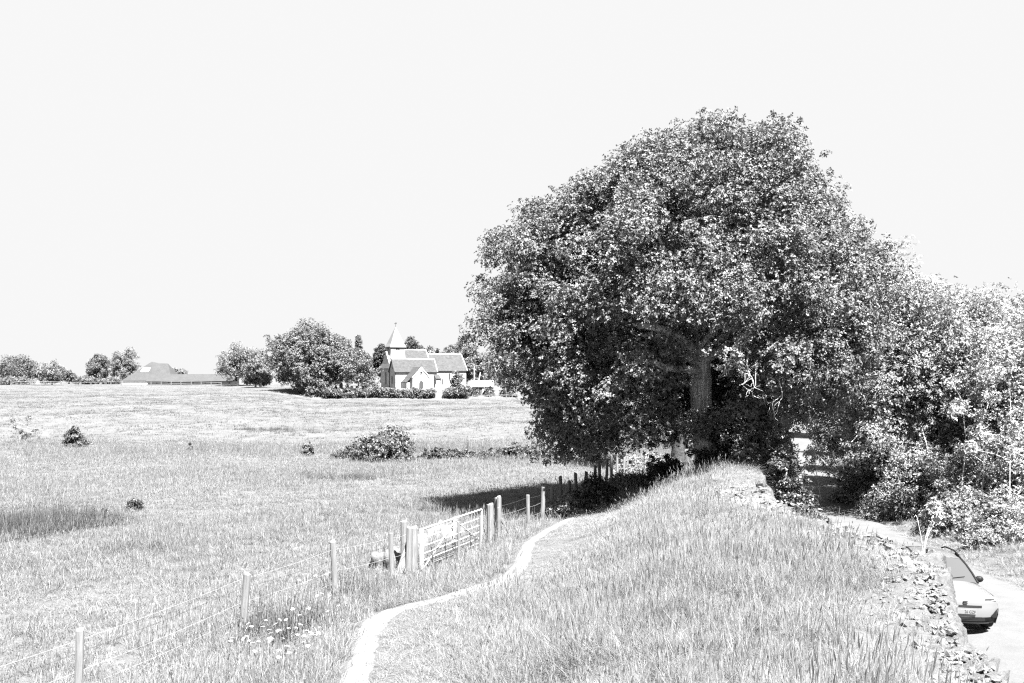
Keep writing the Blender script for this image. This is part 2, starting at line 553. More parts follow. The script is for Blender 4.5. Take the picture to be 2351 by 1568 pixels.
tall = [tuft_mesh('tall_tuft', M_grass, 10 + q, 26, .38, .28, .0065, heads=1 + q % 3, lean=.95) for q in range(5)]
short = [tuft_mesh('short_tuft', M_grass, 30 + q, 28, .24, .22, .009, heads=2, lean=.95) for q in range(4)]
fieldt = [tuft_mesh('field_tuft', M_grass_far, 50 + q, 26, .2, .36, .012, heads=2, lean=1.2) for q in range(4)]
fart = [tuft_mesh('far_tuft', M_grass_hill, 70 + q, 22, .26, 1.1, .035, heads=0, lean=1.0, segs=2) for q in range(3)]
rush = [tuft_mesh('rush_tuft', M_reed, 90 + q, 34, .7, .4, .014, heads=3, lean=.25) for q in range(3)]

def rand_pts(n, x0, x1, y0, y1, seed):
    r = np.random.default_rng(seed)
    return r.uniform(x0, x1, n), r.uniform(y0, y1, n), r.random(n), r

# bank
x, y, q, r = rand_pts(46000, -4, 15, 7.5, 46, 1)
d = x - path_x(y)
dens = np.interp(y, [8, 16, 26, 46], [1.0, .75, .4, .2]) * np.clip(.8 + .5 * patchy(x, y, .8, 3), .25, 1.2)
k = (d > np.interp(y, [8, 20, 24, 30, 46], [.38, .46, .6, .42, .3]) + .1 * np.sin(y * 5)) & (x < edge_x(y) - .12) & in_view(x, y) & (q < dens)
stone = ((x - 6.15) / .85) ** 2 + ((y - 26.3) / 2.7) ** 2 < 1
edge_t = (d > np.interp(y, [8, 20, 24, 30, 46], [.2, .24, .3, .2, .1])) & (d < .6) & in_view(x, y) & (q < .1)
k |= edge_t
k &= ~(stone & (q > .06))
k &= ~((edge_x(y) - x < 1.15 + .35 * np.sin(y * 2.3)) & (y < 22) & (y > 9.5) & (q > .16))
x, y = x[k], y[k]; d = x - path_x(y)
hs = (np.interp(y, [8, 18, 22], [.3, .25, .12]) + .78 * sst(d, np.interp(y, [18, 24], [.5, .9]), 3.4) * np.interp(y, [8, 20, 30], [1, .95, .75])) * (1 + .4 * patchy(x, y)) * r.uniform(.8, 1.2, len(x))
hs *= 1 - .62 * sst(1.5 - (edge_x(y) - x), 0, 1.1)
s3 = np.stack([np.ones_like(hs) * np.interp(y, [8, 46], [1, 1.5]), np.ones_like(hs) * np.interp(y, [8, 46], [1, 1.5]), hs], -1)
scatter('bank_grass', np.stack([x, y, zg(x, y)], -1), s3, tall, 'tall seeding grass covering the top of the bank', 2)
# slope and meadow left of the path
x, y, q, r = rand_pts(70000, -46, 8, 8, 80, 3)
d = x - path_x(y)
dens = np.interp(y, [9, 15, 25, 40, 80], [1.0, .95, .6, .4, .25])
k = (d < -np.interp(y, [8, 20, 24, 30, 46], [.38, .42, .5, .34, .3])) & (d > -5.5) & in_view(x, y) & (q < dens)
k |= False
xs_, ys_ = x[k], y[k]
x2, y2, q2, r2 = rand_pts(26000, -7, 6, 9, 42, 4)
d2 = x2 - path_x(y2)
k2 = (d2 < -.34 - .12 * np.sin(y2 * 4)) & (d2 > -5.5) & in_view(x2, y2) & (q2 < np.interp(y2, [9, 20, 42], [1, .8, .35]))
xs_, ys_ = np.concatenate([xs_, x2[k2]]), np.concatenate([ys_, y2[k2]])
hs = (.75 + .45 * patchy(xs_, ys_, 1.2, 2)) * np.random.default_rng(8).uniform(.75, 1.3, len(xs_))
s3 = np.stack([np.ones_like(hs) * 1.15, np.ones_like(hs) * 1.15, hs * 1.3], -1)
scatter('slope_grass', np.stack([xs_, ys_, zg(xs_, ys_)], -1), s3, short, 'shaggy short grass between the footpath and the wire fence', 9)
x, y, q, r = rand_pts(112000, -62, 12, 9, 84, 6)
d = x - path_x(y)
k = (d < -5.2) & in_view(x, y, .2) & (q < np.interp(y, [12, 25, 40, 84], [1.0, .95, .7, .45]))
k |= (d >= -5.2) & (d < -2.5) & (y > 42) & in_view(x, y) & (q < .5)
x, y = x[k], y[k]
hs = (.95 + .5 * patchy(x, y, .3, 4) + .3 * patchy(x, y, 1.3, 1)) * r.uniform(.75, 1.3, len(x))
wsc = np.interp(y, [12, 84], [1.0, 1.7])
hs *= np.where((y > 69) & (y < 76), 1.5, 1)
s3 = np.stack([wsc, wsc, np.clip(hs, .3, 3)], -1)
scatter('meadow_grass', np.stack([x, y, zg(x, y)], -1), s3, fieldt, 'rough pale grass of the near meadow beyond the fence', 7)
x, y, q, r = rand_pts(52000, -210, 40, 80, 300, 11)
k = in_view(x, y, .2) & (q < np.interp(y, [80, 300], [1, .5])) & ~((x > -48) & (y > 220)) & (x < .16 * y)
x, y = x[k], y[k]
hs = (.7 + .4 * np.clip(patchy(x, y, .16, 4), -.6, 2) + .2 * patchy(x, y, .6, 1)) * r.uniform(.7, 1.3, len(x))
wsc = np.interp(y, [80, 300], [.9, 1.6])
scatter('far_meadow_grass', np.stack([x, y, zg(x, y)], -1), np.stack([wsc, wsc, np.clip(hs, .25, 3) * np.interp(y, [200, 265], [1, .15])], -1), fart, 'pale grass of the far meadow below the church', 12)
# ground beyond the oak, up to the lane bend
x, y, q, r = rand_pts(15000, 2, 34, 45, 100, 15)
k = (x > path_x(y) - 3) & (np.abs(x - road_x(y)) > 2.7) & in_view(x, y, .03)
x, y = x[k], y[k]
hs = r.uniform(.6, 1.4, len(x)) * (1 + .4 * patchy(x, y, .7, 1))
scatter('shade_grass', np.stack([x, y, zg(x, y)], -1), np.stack([np.ones_like(hs) * 1.5, np.ones_like(hs) * 1.5, hs * 1.4], -1), fieldt, 'rough grass in the shade beyond the oak and beside the lane bend', 16)
# verge
x, y, q, r = rand_pts(16000, 14, 34, 14, 75, 13)
d = x - road_x(y)
k = (d > 2.35) & (d < 7) & in_view(x, y, .03) & (q < .8)
x, y = x[k], y[k]
hs = r.uniform(.5, 1.2, len(x)) * (.55 + .55 * sst(x - road_x(y), 2.4, 4.5))
scatter('verge_grass', np.stack([x, y, zg(x, y)], -1), np.stack([np.ones_like(hs) * 1.5, np.ones_like(hs) * 1.5, hs * 1.3], -1), short, 'rough grass verge along the far side of the lane', 14)
# rushes
def rushes(name, u, v, rx, ry, n, label, seed, h=1.0, mats=rush):
    cx_, cy_, _ = spot(u, v)
    r = np.random.default_rng(seed)
    a = r.uniform(0, 6.283, n); q = np.sqrt(r.random(n)) * (1 + .3 * np.sin(3 * a))
    x = cx_ + rx * q * np.cos(a); y = cy_ + ry * q * np.sin(a)
    hs = h * r.uniform(.6, 1.2, n) * (1.1 - .5 * q)
    return scatter(name, np.stack([x, y, zg(x, y)], -1), np.stack([np.ones(n), np.ones(n), hs], -1), mats, label, seed + 1)
rushes('rush_patch', 105, 1208, 2.5, 2.6, 230, 'dark patch of rushes near the left edge of the meadow', 21, .95)
rushes('rush_patch', 200, 1195, 1.3, 1.2, 36, 'thin dark rushes beside the big rush patch', 23, .6)
rushes('dock_patch', 790, 1100, 2.6, 1.6, 90, 'low dark patch of docks in the middle of the meadow', 25, .6)
rushes('dock_patch', 690, 1093, .9, .8, 24, 'tiny dark dock patch left of the larger one', 27, .4)
rushes('dock_patch', 905, 1090, 1.2, 1.0, 18, 'sparse dark docks right of the larger patch', 29, .5)
rushes('dock_patch', 310, 1262, 1.0, .8, 26, 'low dark docks under the lone thistle in the near meadow', 31, .5)
rushes('rush_patch', 632, 988, 4.2, 2.5, 60, 'faint dark rushes on the far slope left of the big thorn bush', 33, .7)
rushes('nettle_patch', 632, 1452, 1.0, 1.1, 70, 'dark nettles beside the second fence post', 35, .75)
rushes('nettle_patch', 815, 1360, .8, 1.3, 70, 'dark nettles at the foot of the fence before the gate', 37, .6)

r_ = np.random.default_rng(41)
xd = np.concatenate([r_.uniform(-37, 4, 260), r_.uniform(-12, 3, 60)]); yd = 73.5 + r_.normal(0, 1.1, len(xd)) + .02 * xd
kd = patchy(xd, yd, .5, 2) > -.15
scatter('ditch_rushes', np.stack([xd[kd], yd[kd], zg(xd[kd], yd[kd])], -1), r_.uniform(.5, 1.25, kd.sum()), [tuft_mesh('ditch_tuft', gm('ditch_rush', .1, .6, var=.4, inst=.4, transl=.3), 97 + q, 30, .6, .5, .02, heads=3, lean=.4) for q in range(2)], 'straggling rushes along the ditch across the meadow', 42)
# ------------------------------------------------------------------ trees
def crown_points(rng, n, c, rad, lump=.16, low=-.8, power=.4, freq=2.6):
    d = unit(rng.standard_normal((int(n * 1.7), 3)))
    d = d[d[:, 2] > low][:n]
    f = rng.random(len(d)) ** power * (1 + lump * dirnoise(rng, 7, freq)(d))
    return np.asarray(c) + d * f[:, None] * np.asarray(rad)

def tree(name, label, cat, x, y, ztop, rx, ry, zbot, mat, n=110, per=22, leaf=.45, seed=0, trunk=.35, lump=.16, cr=.2, low=-.9, group=None, zb=None, ros=4, bark=None, extra=None, limbs=14, flat=.8, power=.4, up=.6):
    rng = np.random.default_rng(seed)
    zb = G(x, y) - .15 if zb is None else zb
    t = thing(name, label, cat, (x, y, zb), 0, group)
    rz = (ztop - zbot) / 2
    cz = (ztop + zbot) / 2 - zb
    sh = 1 - cr * .8
    pts = crown_points(rng, n, (0, 0, cz), (rx * sh, ry * sh, rz * sh), lump, low, power)
    rad = cr * rx * rng.uniform(.7, 1.35, len(pts))
    if extra is not None:
        for (ex, ey, ez, er, en) in extra:
            p2 = crown_points(rng, en, (ex, ey, ez - zb), (er * .8, er * .8, er * .75), lump, low)
            pts = np.concatenate([pts, p2]); rad = np.concatenate([rad, cr * er * rng.uniform(.9, 1.5, len(p2))])
    V, Fc = foliage(pts, rad, per, leaf, rng, out_from=np.array([0, 0, cz - rz * .3]), rosette=ros, flat=flat, up=up)
    tag(ob('crown', mesh('crown', V, Fc, mat), t), kind='stuff')
    top = np.array([rng.normal(0, .05) * rx, 0, cz + rz * .2])
    P, rr = limb((0, 0, -.2), top, trunk, trunk * .35, rng, 8, .02)
    rr[0] *= 1.4
    parts = [tube(P, rr, 8)]
    for q in rng.choice(len(pts), min(limbs, len(pts)), replace=False):
        s = rng.uniform(.3, .95)
        a = P[int(s * 7)]
        Pl, rl = limb(a, pts[q], trunk * .4 * (1 - .5 * s), trunk * .06, rng, 7, .05, .06)
        parts.append(tube(Pl, rl, 6))
    V, Fc = join(parts)
    ob('trunk', mesh('trunk', V, Fc, bark or M_bark, True), t)
    return t

# --- the great oak
rng = np.random.default_rng(77)
OX, OY = 7.35, 38.0
OZ = G(OX, OY)
oak = thing('oak_tree', 'huge broad oak with a drooping dark crown standing on the bank', 'tree', (0, 0, 0))
zs = [3.9, 4.5, 5.0, 6.3, 8.2, 9.8, 11.2, 12.8, 14.0, 15.0, 15.7, 16.3]
xl = [2.0, 1.45, 1.3, .5, -1.0, -1.2, -.8, 1.0, 2.9, 4.9, 6.6, 7.9]
xr = [5.5, 9.5, 11.8, 13.2, 13.8, 13.9, 13.6, 12.3, 11.3, 10.5, 9.8, 9.0]
n = 2100
z = rng.uniform(3.9, 15.95, n * 3)
phi = rng.uniform(0, 2 * np.pi, n * 3)
s = rng.random(n * 3) ** .38
hl = (np.interp(z, zs, xr) - np.interp(z, zs, xl)) / 2
mid = (np.interp(z, zs, xr) + np.interp(z, zs, xl)) / 2
keep = rng.random(n * 3) < (hl / hl.max()) ** .8
dep = 6.6 * (hl / hl.max()) ** .6
dep = dep * np.where(np.cos(phi) < 0, 1 + .42 * np.cos(phi), 1)
dn = dirnoise(rng, 9, 4.5)
dd = np.stack([np.cos(phi), np.sin(phi), (z - 9) / 7], -1)
s = s * (1 + .14 * dn(dd))
P = np.stack([mid + s * hl * np.cos(phi), OY + s * dep * np.sin(phi), z], -1)
# the hollow under the crown where the trunk shows
cav0 = (P[:, 0] > 5.9) & (P[:, 0] < 8.5) & (P[:, 2] < 6.9) & (P[:, 1] < 38.6)
keep &= ~cav0
cav = (P[:, 0] > 4.4) & (P[:, 0] < 8.7) & (P[:, 2] > 3.2) & (P[:, 2] < 7.9) & (P[:, 1] < 39.5)
keep &= ~(cav & (rng.random(len(P)) < .93))
cav2 = (P[:, 0] > 3.4) & (P[:, 0] < 6.5) & (P[:, 2] > 5.2) & (P[:, 2] < 8.3) & (P[:, 1] < 36)
keep &= ~(cav2 & (rng.random(len(P)) < .6))
low_r = (P[:, 0] > 7.5) & (P[:, 2] < 4.6)
keep &= ~low_r
keep &= ~((P[:, 2] < G(7, 38) + .5) & (P[:, 0] > 5.2))
# pockets of shade between the boughs
bn1, bn2 = rng.standard_normal((8, 3)) * 1.25, rng.uniform(0, 6.28, 8)
pocket = np.cos(P @ bn1.T + bn2).sum(1)
keep &= ~((pocket > 1.2) & (rng.random(len(P)) < .92))
P = P[keep][:2000]
droop = np.array([at(u, v, yq) for u, v, yq in [(1085, 745, 37), (1110, 770, 37), (1140, 800, 37), (1165, 840, 36.5), (1190, 870, 36.5), (1165, 880, 36.6), (1235, 905, 37), (1250, 960, 36.5), (1265, 1010, 36.8), (1290, 1030, 37.5), (1340, 1020, 38), (1400, 1005, 39), (1240, 985, 37.2), (1300, 985, 36.2), (1450, 985, 39), (1500, 990, 40)]])
P = np.concatenate([P, droop, droop + rng.normal(0, .35, droop.shape), droop + rng.normal(0, .3, droop.shape)])
fill = np.concatenate([np.stack([rng.uniform(4.2, 9.6, 70), rng.uniform(39.5, 43, 70), rng.uniform(4.6, 8.4, 70)], -1),
                       np.stack([rng.normal(7.3, .7, 16), rng.normal(36.9, .3, 16), rng.normal(4.75, .22, 16)], -1),
                       np.stack([rng.uniform(8.2, 10.2, 26), rng.uniform(34.5, 38, 26), rng.uniform(3.7, 5.6, 26)], -1),
                       np.stack([rng.uniform(2.6, 6.3, 60), rng.uniform(35.2, 37.6, 60), rng.uniform(5.0, 7.6, 60)], -1),
                       np.stack([rng.uniform(7.9, 10.5, 40), rng.uniform(34.2, 37.0, 40), rng.uniform(5.2, 7.8, 40)], -1)])
P = np.concatenate([P, fill])
rad = rng.uniform(.42, .95, len(P)); rad[-len(fill) - 48:] = .55
V, Fc = foliage(P, rad, 64, .095, rng, out_from=np.array([mid.mean(), OY, 7.0]), rosette=5, flat=.7, aspect=.6, up=.75)
tag(ob('crown', mesh('crown', V, Fc, M_oak), oak), kind='stuff')
# sprigs that stick out of the outline
tips = P[rng.choice(len(P), 420)]
out = unit(tips - np.array([6.6, OY, 8.0]))
tips = tips + out * rng.uniform(.4, .95, (len(tips), 1))
V, Fc = foliage(tips, np.full(len(tips), .2), 9, .1, rng, rosette=5, flat=.8, aspect=.6)
tag(ob('sprig', mesh('sprig', V, Fc, M_oak), oak), kind='stuff')
tp = np.array([(7.62, 38, OZ - .3), (7.5, 38, OZ + .4), (7.36, 38, OZ + 1.3), (7.25, 38, OZ + 2.4), (7.18, 38, OZ + 3.5), (7.2, 38.1, OZ + 4.8), (7.5, 38.2, OZ + 7), (7.9, 38.2, OZ + 9.5), (8.2, 38, OZ + 12)])
tp_r = np.array([.62, .5, .42, .4, .42, .38, .3, .2, .08])
def dense(P, rr, k):
    t = np.linspace(0, 1, len(P)); tt = np.linspace(0, 1, k)
    return np.stack([np.interp(tt, t, P[:, q]) for q in range(3)], -1), np.interp(tt, t, rr)
Pd, rd = dense(tp, tp_r, 60)
parts = [tube(Pd, rd, 28, .035, rng)]
for q in rng.choice(np.flatnonzero((P[:, 2] > 8.3) & (np.arange(len(P)) < len(P) - len(fill))), 80, replace=False):
    hgt = np.clip((P[q][2] - OZ) * .5, 4.3, 9)
    a = np.array([np.interp(OZ + hgt, tp[:, 2], tp[:, 0]), 38.05, OZ + hgt])
    L = np.linalg.norm(P[q] - a)
    Pl, rl = limb(a, P[q], .05 + .018 * L, .02, rng, 10, .05, .1)
    parts.append(tube(Pl, rl, 7))
V, Fc = join(parts)
ob('trunk', mesh('trunk', V, Fc, M_bark, True), oak)
def path_tube(pts, rr, name, mat, parent, label=None, k=26, sides=12, jag=.04):
    Pd, rd = dense(np.array(pts, float), np.array(rr, float), k)
    V, Fc = tube(Pd, rd, sides, jag, rng)
    V, Fc = list(V), [tuple(f) for f in Fc]
    Fc.append(tuple(range((k - 1) * sides, k * sides)))
    o = ob(name, mesh(name, V, Fc, mat, False), parent)
    if label: o['label'] = label
    return o
path_tube([(7.2, 38, 7.3), at(1568, 782, 36.3), at(1548, 765, 36), at(1530, 757, 35.8), at(1500, 752, 35.6), at(1468, 748, 35.4)], [.2, .16, .14, .13, .11, .09], 'bare_branch', M_barkpale, oak, 'thick bare sawn-off branch pointing left')
path_tube([at(1536, 757, 35.7), at(1532, 775, 35.6), at(1526, 795, 35.5)], [.05, .04, .015], 'snag', M_barkpale, oak)
path_tube([(7.15, 38, 6.7), at(1558, 848, 36.2), at(1530, 844, 35.8), at(1495, 831, 35.4), at(1460, 830, 35), at(1430, 843, 34.6), at(1410, 855, 34.4)], [.17, .13, .11, .09, .07, .04, .015], 'bare_branch', M_barkpale, oak, 'sinuous bare branch above the low drooping foliage')
def twigs(start, dirv, L, r0, depth, rng, out):
    n_ = 7
    p = np.array(start, float); d_ = unit(np.array(dirv, float))
    pts = [p.copy()]
    for q in range(n_):
        d_ = unit(d_ + rng.normal(0, .28, 3) + np.array([0, 0, -.05]))
        p = p + d_ * L / n_
        pts.append(p.copy())
    out.append(tube(np.array(pts), np.linspace(r0, r0 * .45, n_ + 1), 5))
    if depth > 0:
        for q in range(rng.integers(2, 5)):
            a = pts[rng.integers(2, n_ + 1)]
            twigs(a, d_ + rng.normal(0, .85, 3), L * rng.uniform(.45, .8), r0 * .55, depth - 1, rng, out)
tr = np.random.default_rng(19)
for (u, v, Yd, dv, L, r0, dp) in [(1712, 768, 33.4, (-.75, -.1, -.65), 1.1, .032, 3), (1700, 800, 33.2, (-.5, -.3, -.9), .9, .026, 3), (1715, 838, 33.2, (-.05, -.1, -1), 1.1, .022, 2), (1735, 855, 33.4, (.2, -.1, -1), 1.0, .02, 2), (1790, 880, 33, (.1, 0, -1), .9, .016, 2)]:
    out = []
    s_ = np.array(at(u, v, Yd))
    out.append(tube(np.stack([s_ + np.array([.4, 1.4, .5]), s_ + np.array([.15, .6, .25]), s_]), [r0 * 1.6, r0 * 1.3, r0], 5))
    twigs(s_, dv, L, r0, dp, tr, out)
    V, Fc = join(out)
    ob('dead_branch', mesh('dead_branch', V, Fc, M_deadwood, True), oak)
ivp = np.stack([rng.normal(7.85, .28, 60), rng.normal(37.75, .25, 60), rng.uniform(OZ, OZ + 2.3, 60)], -1)
ivp = np.concatenate([ivp, np.stack([rng.normal(7.45, .45, 34), rng.normal(37.35, .15, 34), OZ + rng.random(34) ** 1.6 * 1.1], -1)])
V, Fc = foliage(ivp, np.full(len(ivp), .26), 26, .09, rng, rosette=4)
tag(ob('ivy', mesh('ivy', V, Fc, M_dark), oak), kind='stuff')

# second oak and lane trees
tree('ivy_clad_oak', 'smaller oak with an ivy-clad trunk behind the huge oak', 'tree', 9.3, 55.5, 13.0, 4.4, 3.6, 6.3, M_oak, n=260, per=30, leaf=.15, seed=101, trunk=.42, cr=.15, ros=5, limbs=24, bark=M_barkivy)
tree('birch_tree', 'slim pale tree rising behind the right shoulder of the oak', 'tree', 29.4, 75, 17.0, 3.6, 3.2, 2.2, M_pale, n=150, per=34, leaf=.17, seed=103, trunk=.22, cr=.2, ros=4, lump=.25, bark=M_barkpale)
wood = 'trees of the wood across the lane'
WT = [('broad leafy tree overhanging the lane beside the oak', 19.0, 47.5, 12.2, 5.0, 4.4, .9, M_wood, 520, .14, 105),
      ('bushy tree with twigs standing proud against the sky', 22.4, 47.5, 11.4, 4.4, 3.8, .6, M_wood, 480, .14, 107),
      ('pale leafy tree at the right edge of the wood', 23.0, 43.0, 10.6, 3.8, 3.2, .6, M_pale, 460, .12, 109),
      ('tall tree in the wood behind the bushy one', 27.5, 54, 11.7, 4.6, 4.2, 1.8, M_wood, 300, .16, 111),
      ('low spreading tree hanging over the shaded lane end', 19.2, 55.5, 7.2, 3.4, 3.0, .9, M_wood, 240, .15, 113),
      ('dark tree filling the wood behind the lane bend', 24.5, 62, 11.0, 5.0, 4.0, 1.2, M_oak, 240, .18, 115),
      ('bushy tree filling the gap at the lane bend', 31.5, 99, 8.5, 5.0, 3.5, .2, M_wood, 200, .2, 119),
      ('low thicket far behind the oak trunks', 14.0, 78, 5.0, 4.0, 2.5, .2, M_wood, 200, .18, 121),
      ('far tree closing the end of the lane', 17.5, 92, 11.0, 6.0, 5.0, 1.0, M_oak, 200, .26, 117)]
for (lb, x, y, zt, rx, ry, zb_, mt, n_, lf, sd) in WT:
    tree('woodland_tree', lb, 'tree', x, y, zt, rx, ry, zb_, mt, n=n_, per=42, leaf=lf * .82, seed=sd, extra=[(-2.5, -2.6, 3.3, 1.9, 60), (-1.0, -3.3, 2.2, 1.7, 60)] if sd == 105 else None, trunk=.26, cr=.17, ros=5, limbs=26, lump=.2, group=wood, bark=M_barkpale)
rngs = np.random.default_rng(55)
for (lb, u, v, Yd, h) in [('thin pale sapling stem leaning left among the bushes', 2215, 1150, 41.2, 5.0), ('thin pale sapling stem with forked top near right edge', 2255, 1150, 40.5, 5.5),
                          ('thin pale sapling stem at the right edge of the wood', 2312, 1160, 39.5, 5.5), ('crooked thin stem at the end of the lane verge', 1888, 1150, 49.5, 2.6)]:
    x, y = (u - CX) / F * Yd, Yd
    t = thing('sapling', lb, 'sapling', (x, y, G(x, y) - .1), 0, 'thin stems at the wood edge')
    Pl, rl = limb((0, 0, 0), (rngs.normal(-.3, .3), 0, h), .035, .01, rngs, 9, .03)
    prt = [tube(Pl, rl, 6)]
    ends = []
    for q in range(7):
        a = Pl[rngs.integers(4, 9)]
        e = a + np.array([rngs.normal(0, .7), rngs.normal(0, .4), rngs.uniform(.2, 1.0)])
        Pq, rq = limb(a, e, .02, .008, rngs, 6, .05); prt.append(tube(Pq, rq, 5)); ends.append(e)
    V, Fc = join(prt); ob('stem', mesh('stem', V, Fc, M_bark, True), t)
    V, Fc = foliage(np.array(ends), np.full(len(ends), .45), 40, .12, rngs, rosette=4)
    tag(ob('crown', mesh('crown', V, Fc, M_pale), t), kind='stuff')

def bush(name, label, x, y, rx, ry, h, mat, n=60, per=26, leaf=.1, seed=0, cr=.24, group=None, cat='bush', zb=None, lump=.2, spikes=0, ros=4):
    rng = np.random.default_rng(seed)
    zb = G(x, y) if zb is None else zb
    t = thing(name, label, cat, (x, y, zb - .05), 0, group)
    d_ = unit(rng.standard_normal((n * 2, 3)))
    d_[:, 2] = np.abs(d_[:, 2])
    d_ = d_[:n]
    f = rng.random(n) ** .45 * (1 + lump * dirnoise(rng, 7, 3.5)(d_))
    c = d_ * f[:, None] * np.array([rx, ry, h]) * (1 - cr * .6)
    c[:, 2] += .05
    if zb is not None:                         # follow sloping ground
        c[:, 2] += zg(c[:, 0] + x, c[:, 1] + y) - zg(x, y)
    rad = cr * min(rx, h * 1.3) * rng.uniform(.7, 1.3, n)
    V, Fc = foliage(c, rad, per, leaf, rng, rosette=ros, out_from=np.array([0, 0, -.3 * h]))
    tag(ob('foliage', mesh('foliage', V, Fc, mat), t), kind='stuff')
    parts = []
    for q in range(7 + spikes):
        e = c[rng.integers(0, n)] * (1.0 if q < 7 else 1.0)
        if q >= 7: e = e + np.array([rng.normal(0, .1 * rx), 0, h * rng.uniform(.1, .35)])
        Pl, rl = limb((rng.normal(0, .08 * rx), rng.normal(0, .08 * ry), -.1), e, .02 * h + .01, .006 * h + .004, rng, 6, .04)
        parts.append(tube(Pl, rl, 5))
    V, Fc = join(parts)
    ob('stem', mesh('stem', V, Fc, M_bark, True), t)
    return t

vb = 'bushes on the verge across the lane'
for (lb, u, Yd, rx, ry, h, mt, lf, sd, n_) in [
    ('rounded bush with a dark hollow side on the verge', 2155, 39.0, 1.75, 1.6, 2.1, M_wood, .12, 201, 90),
    ('leafy bush right of the dark hollow bush', 2250, 37.0, 1.7, 1.5, 1.6, M_wood, .12, 203, 80),
    ('low pale bush at the right edge of the verge', 2335, 36.0, 1.6, 1.6, 1.4, M_pale, .11, 205, 70),
    ('low pale bush with feathery top left of the hollow bush', 2010, 45.5, 1.8, 1.3, 1.5, M_pale, .11, 207, 70),
    ('tall leafy bush at the foot of the lane trees', 1945, 48.5, 1.9, 1.5, 3.8, M_wood, .13, 209, 130),
    ('grey bush behind the feathery pale bush', 2065, 43.6, 2.3, 1.5, 3.3, M_wood, .12, 211, 130),
    ('dense bush beneath the sapling stems', 2185, 41.0, 2.1, 1.4, 3.7, M_wood, .12, 213, 140),
    ('dense bush below the tree at the right edge', 2320, 39.4, 2.3, 1.4, 4.2, M_pale, .12, 215, 170),
    ('small ragged bush low on the verge beside the lane', 2210, 35.4, .9, .7, .7, M_wood, .09, 217, 36)]:
    x = (u - CX) / F * Yd + 1.25
    Yd = Yd + 1.0
    bush('bush', lb, x, Yd, rx, ry, h, mt, n=n_, per=40, leaf=lf * .85, seed=sd, group=vb, ros=5)
sc_ = 'scrub on the steep lane side of the bank'
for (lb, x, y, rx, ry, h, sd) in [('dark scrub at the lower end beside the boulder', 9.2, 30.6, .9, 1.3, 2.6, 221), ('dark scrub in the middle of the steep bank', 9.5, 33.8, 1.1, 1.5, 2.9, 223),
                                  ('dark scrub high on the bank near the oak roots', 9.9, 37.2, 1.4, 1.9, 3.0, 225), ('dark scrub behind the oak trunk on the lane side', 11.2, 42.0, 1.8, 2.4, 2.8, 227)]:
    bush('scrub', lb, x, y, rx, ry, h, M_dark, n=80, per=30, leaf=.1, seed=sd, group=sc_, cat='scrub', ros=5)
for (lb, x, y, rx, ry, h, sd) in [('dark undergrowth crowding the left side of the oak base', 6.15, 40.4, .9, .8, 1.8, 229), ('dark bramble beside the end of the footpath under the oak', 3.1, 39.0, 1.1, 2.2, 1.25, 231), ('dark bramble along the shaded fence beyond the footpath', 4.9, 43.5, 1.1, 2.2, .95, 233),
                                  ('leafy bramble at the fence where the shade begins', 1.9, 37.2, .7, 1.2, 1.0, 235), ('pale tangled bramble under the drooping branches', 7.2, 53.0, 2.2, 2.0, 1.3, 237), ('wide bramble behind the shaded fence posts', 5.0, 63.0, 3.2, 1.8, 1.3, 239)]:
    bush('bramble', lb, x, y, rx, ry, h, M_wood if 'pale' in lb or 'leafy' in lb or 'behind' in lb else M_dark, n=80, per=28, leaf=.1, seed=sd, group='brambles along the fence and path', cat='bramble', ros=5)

# meadow shrubs
def fbush(name, lb, u, v, wpx, hpx, mat, sd, leaf=.16, n=60, cat='bush', per=24, spikes=0, lump=.2):
    x, y, z = spot(u, v)
    k = y / F
    return bush(name, lb, x, y, wpx * k / 2, wpx * k / 2 * .8, hpx * k, mat, n=n, per=per, leaf=leaf, seed=sd, group='bushes scattered over the meadow', cat=cat, spikes=spikes, lump=lump, ros=5)
fbush('thorn_bush', 'big spreading thorn bush in the meadow below the church', 884, 1057, 165, 74, M_scrub, 301, .15, 130, spikes=12, lump=.28)
fbush('thorn_bush', 'small round dark bush alone at the left of the meadow', 172, 1026, 62, 50, M_scrub, 303, .13, 50, spikes=4)
fbush('thorn_bush', 'small feathery bush left of the big thorn bush', 708, 1046, 32, 36, M_farlight, 305, .13, 22, spikes=4)
fbush('thorn_bush', 'low scrub joining the left side of the big thorn bush', 790, 1052, 75, 28, M_scrub, 307, .13, 40)
fbush('thorn_bush', 'tiny dark bush on the ditch line between two lone bushes', 437, 1038, 13, 20, M_fardark, 309, .1, 10)
fbush('thistle', 'lone dark thistle clump in the near meadow', 308, 1172, 50, 34, M_dark, 311, .1, 26, cat='thistle', per=12)
fbush('thistle', 'tiny dark thistle left of the lone thistle clump', 240, 1178, 18, 14, M_dark, 313, .08, 8, cat='thistle', per=8)
for lb, u, v, wpx, hpx, sd in [('long low bramble strip along the ditch right of the big thorn bush', 1040, 1052, 190, 22, 315), ('taller dark bramble strip running under the drooping oak branches', 1190, 1056, 190, 32, 317)]:
    x, y, z = spot(u, v)
    k = y / F
    bush('bramble_strip', lb, x, y, wpx * k / 2, 1.0, hpx * k, M_scrub, n=170, per=26, leaf=.12, seed=sd, cr=.1 if wpx < 1 else .13, group='bramble strips along the ditch', cat='bramble', lump=.3, ros=5)
x, y, z = spot(57, 1018)
t = thing('sapling', 'sparse leaning sapling alone near the left edge of the meadow', 'sapling', (x, y, z))
prt, ends = [], []
Pl, rl = limb((0, 0, -.1), (.25, 0, 1.7), .05, .015, rngs, 8, .04); prt.append(tube(Pl, rl, 6))
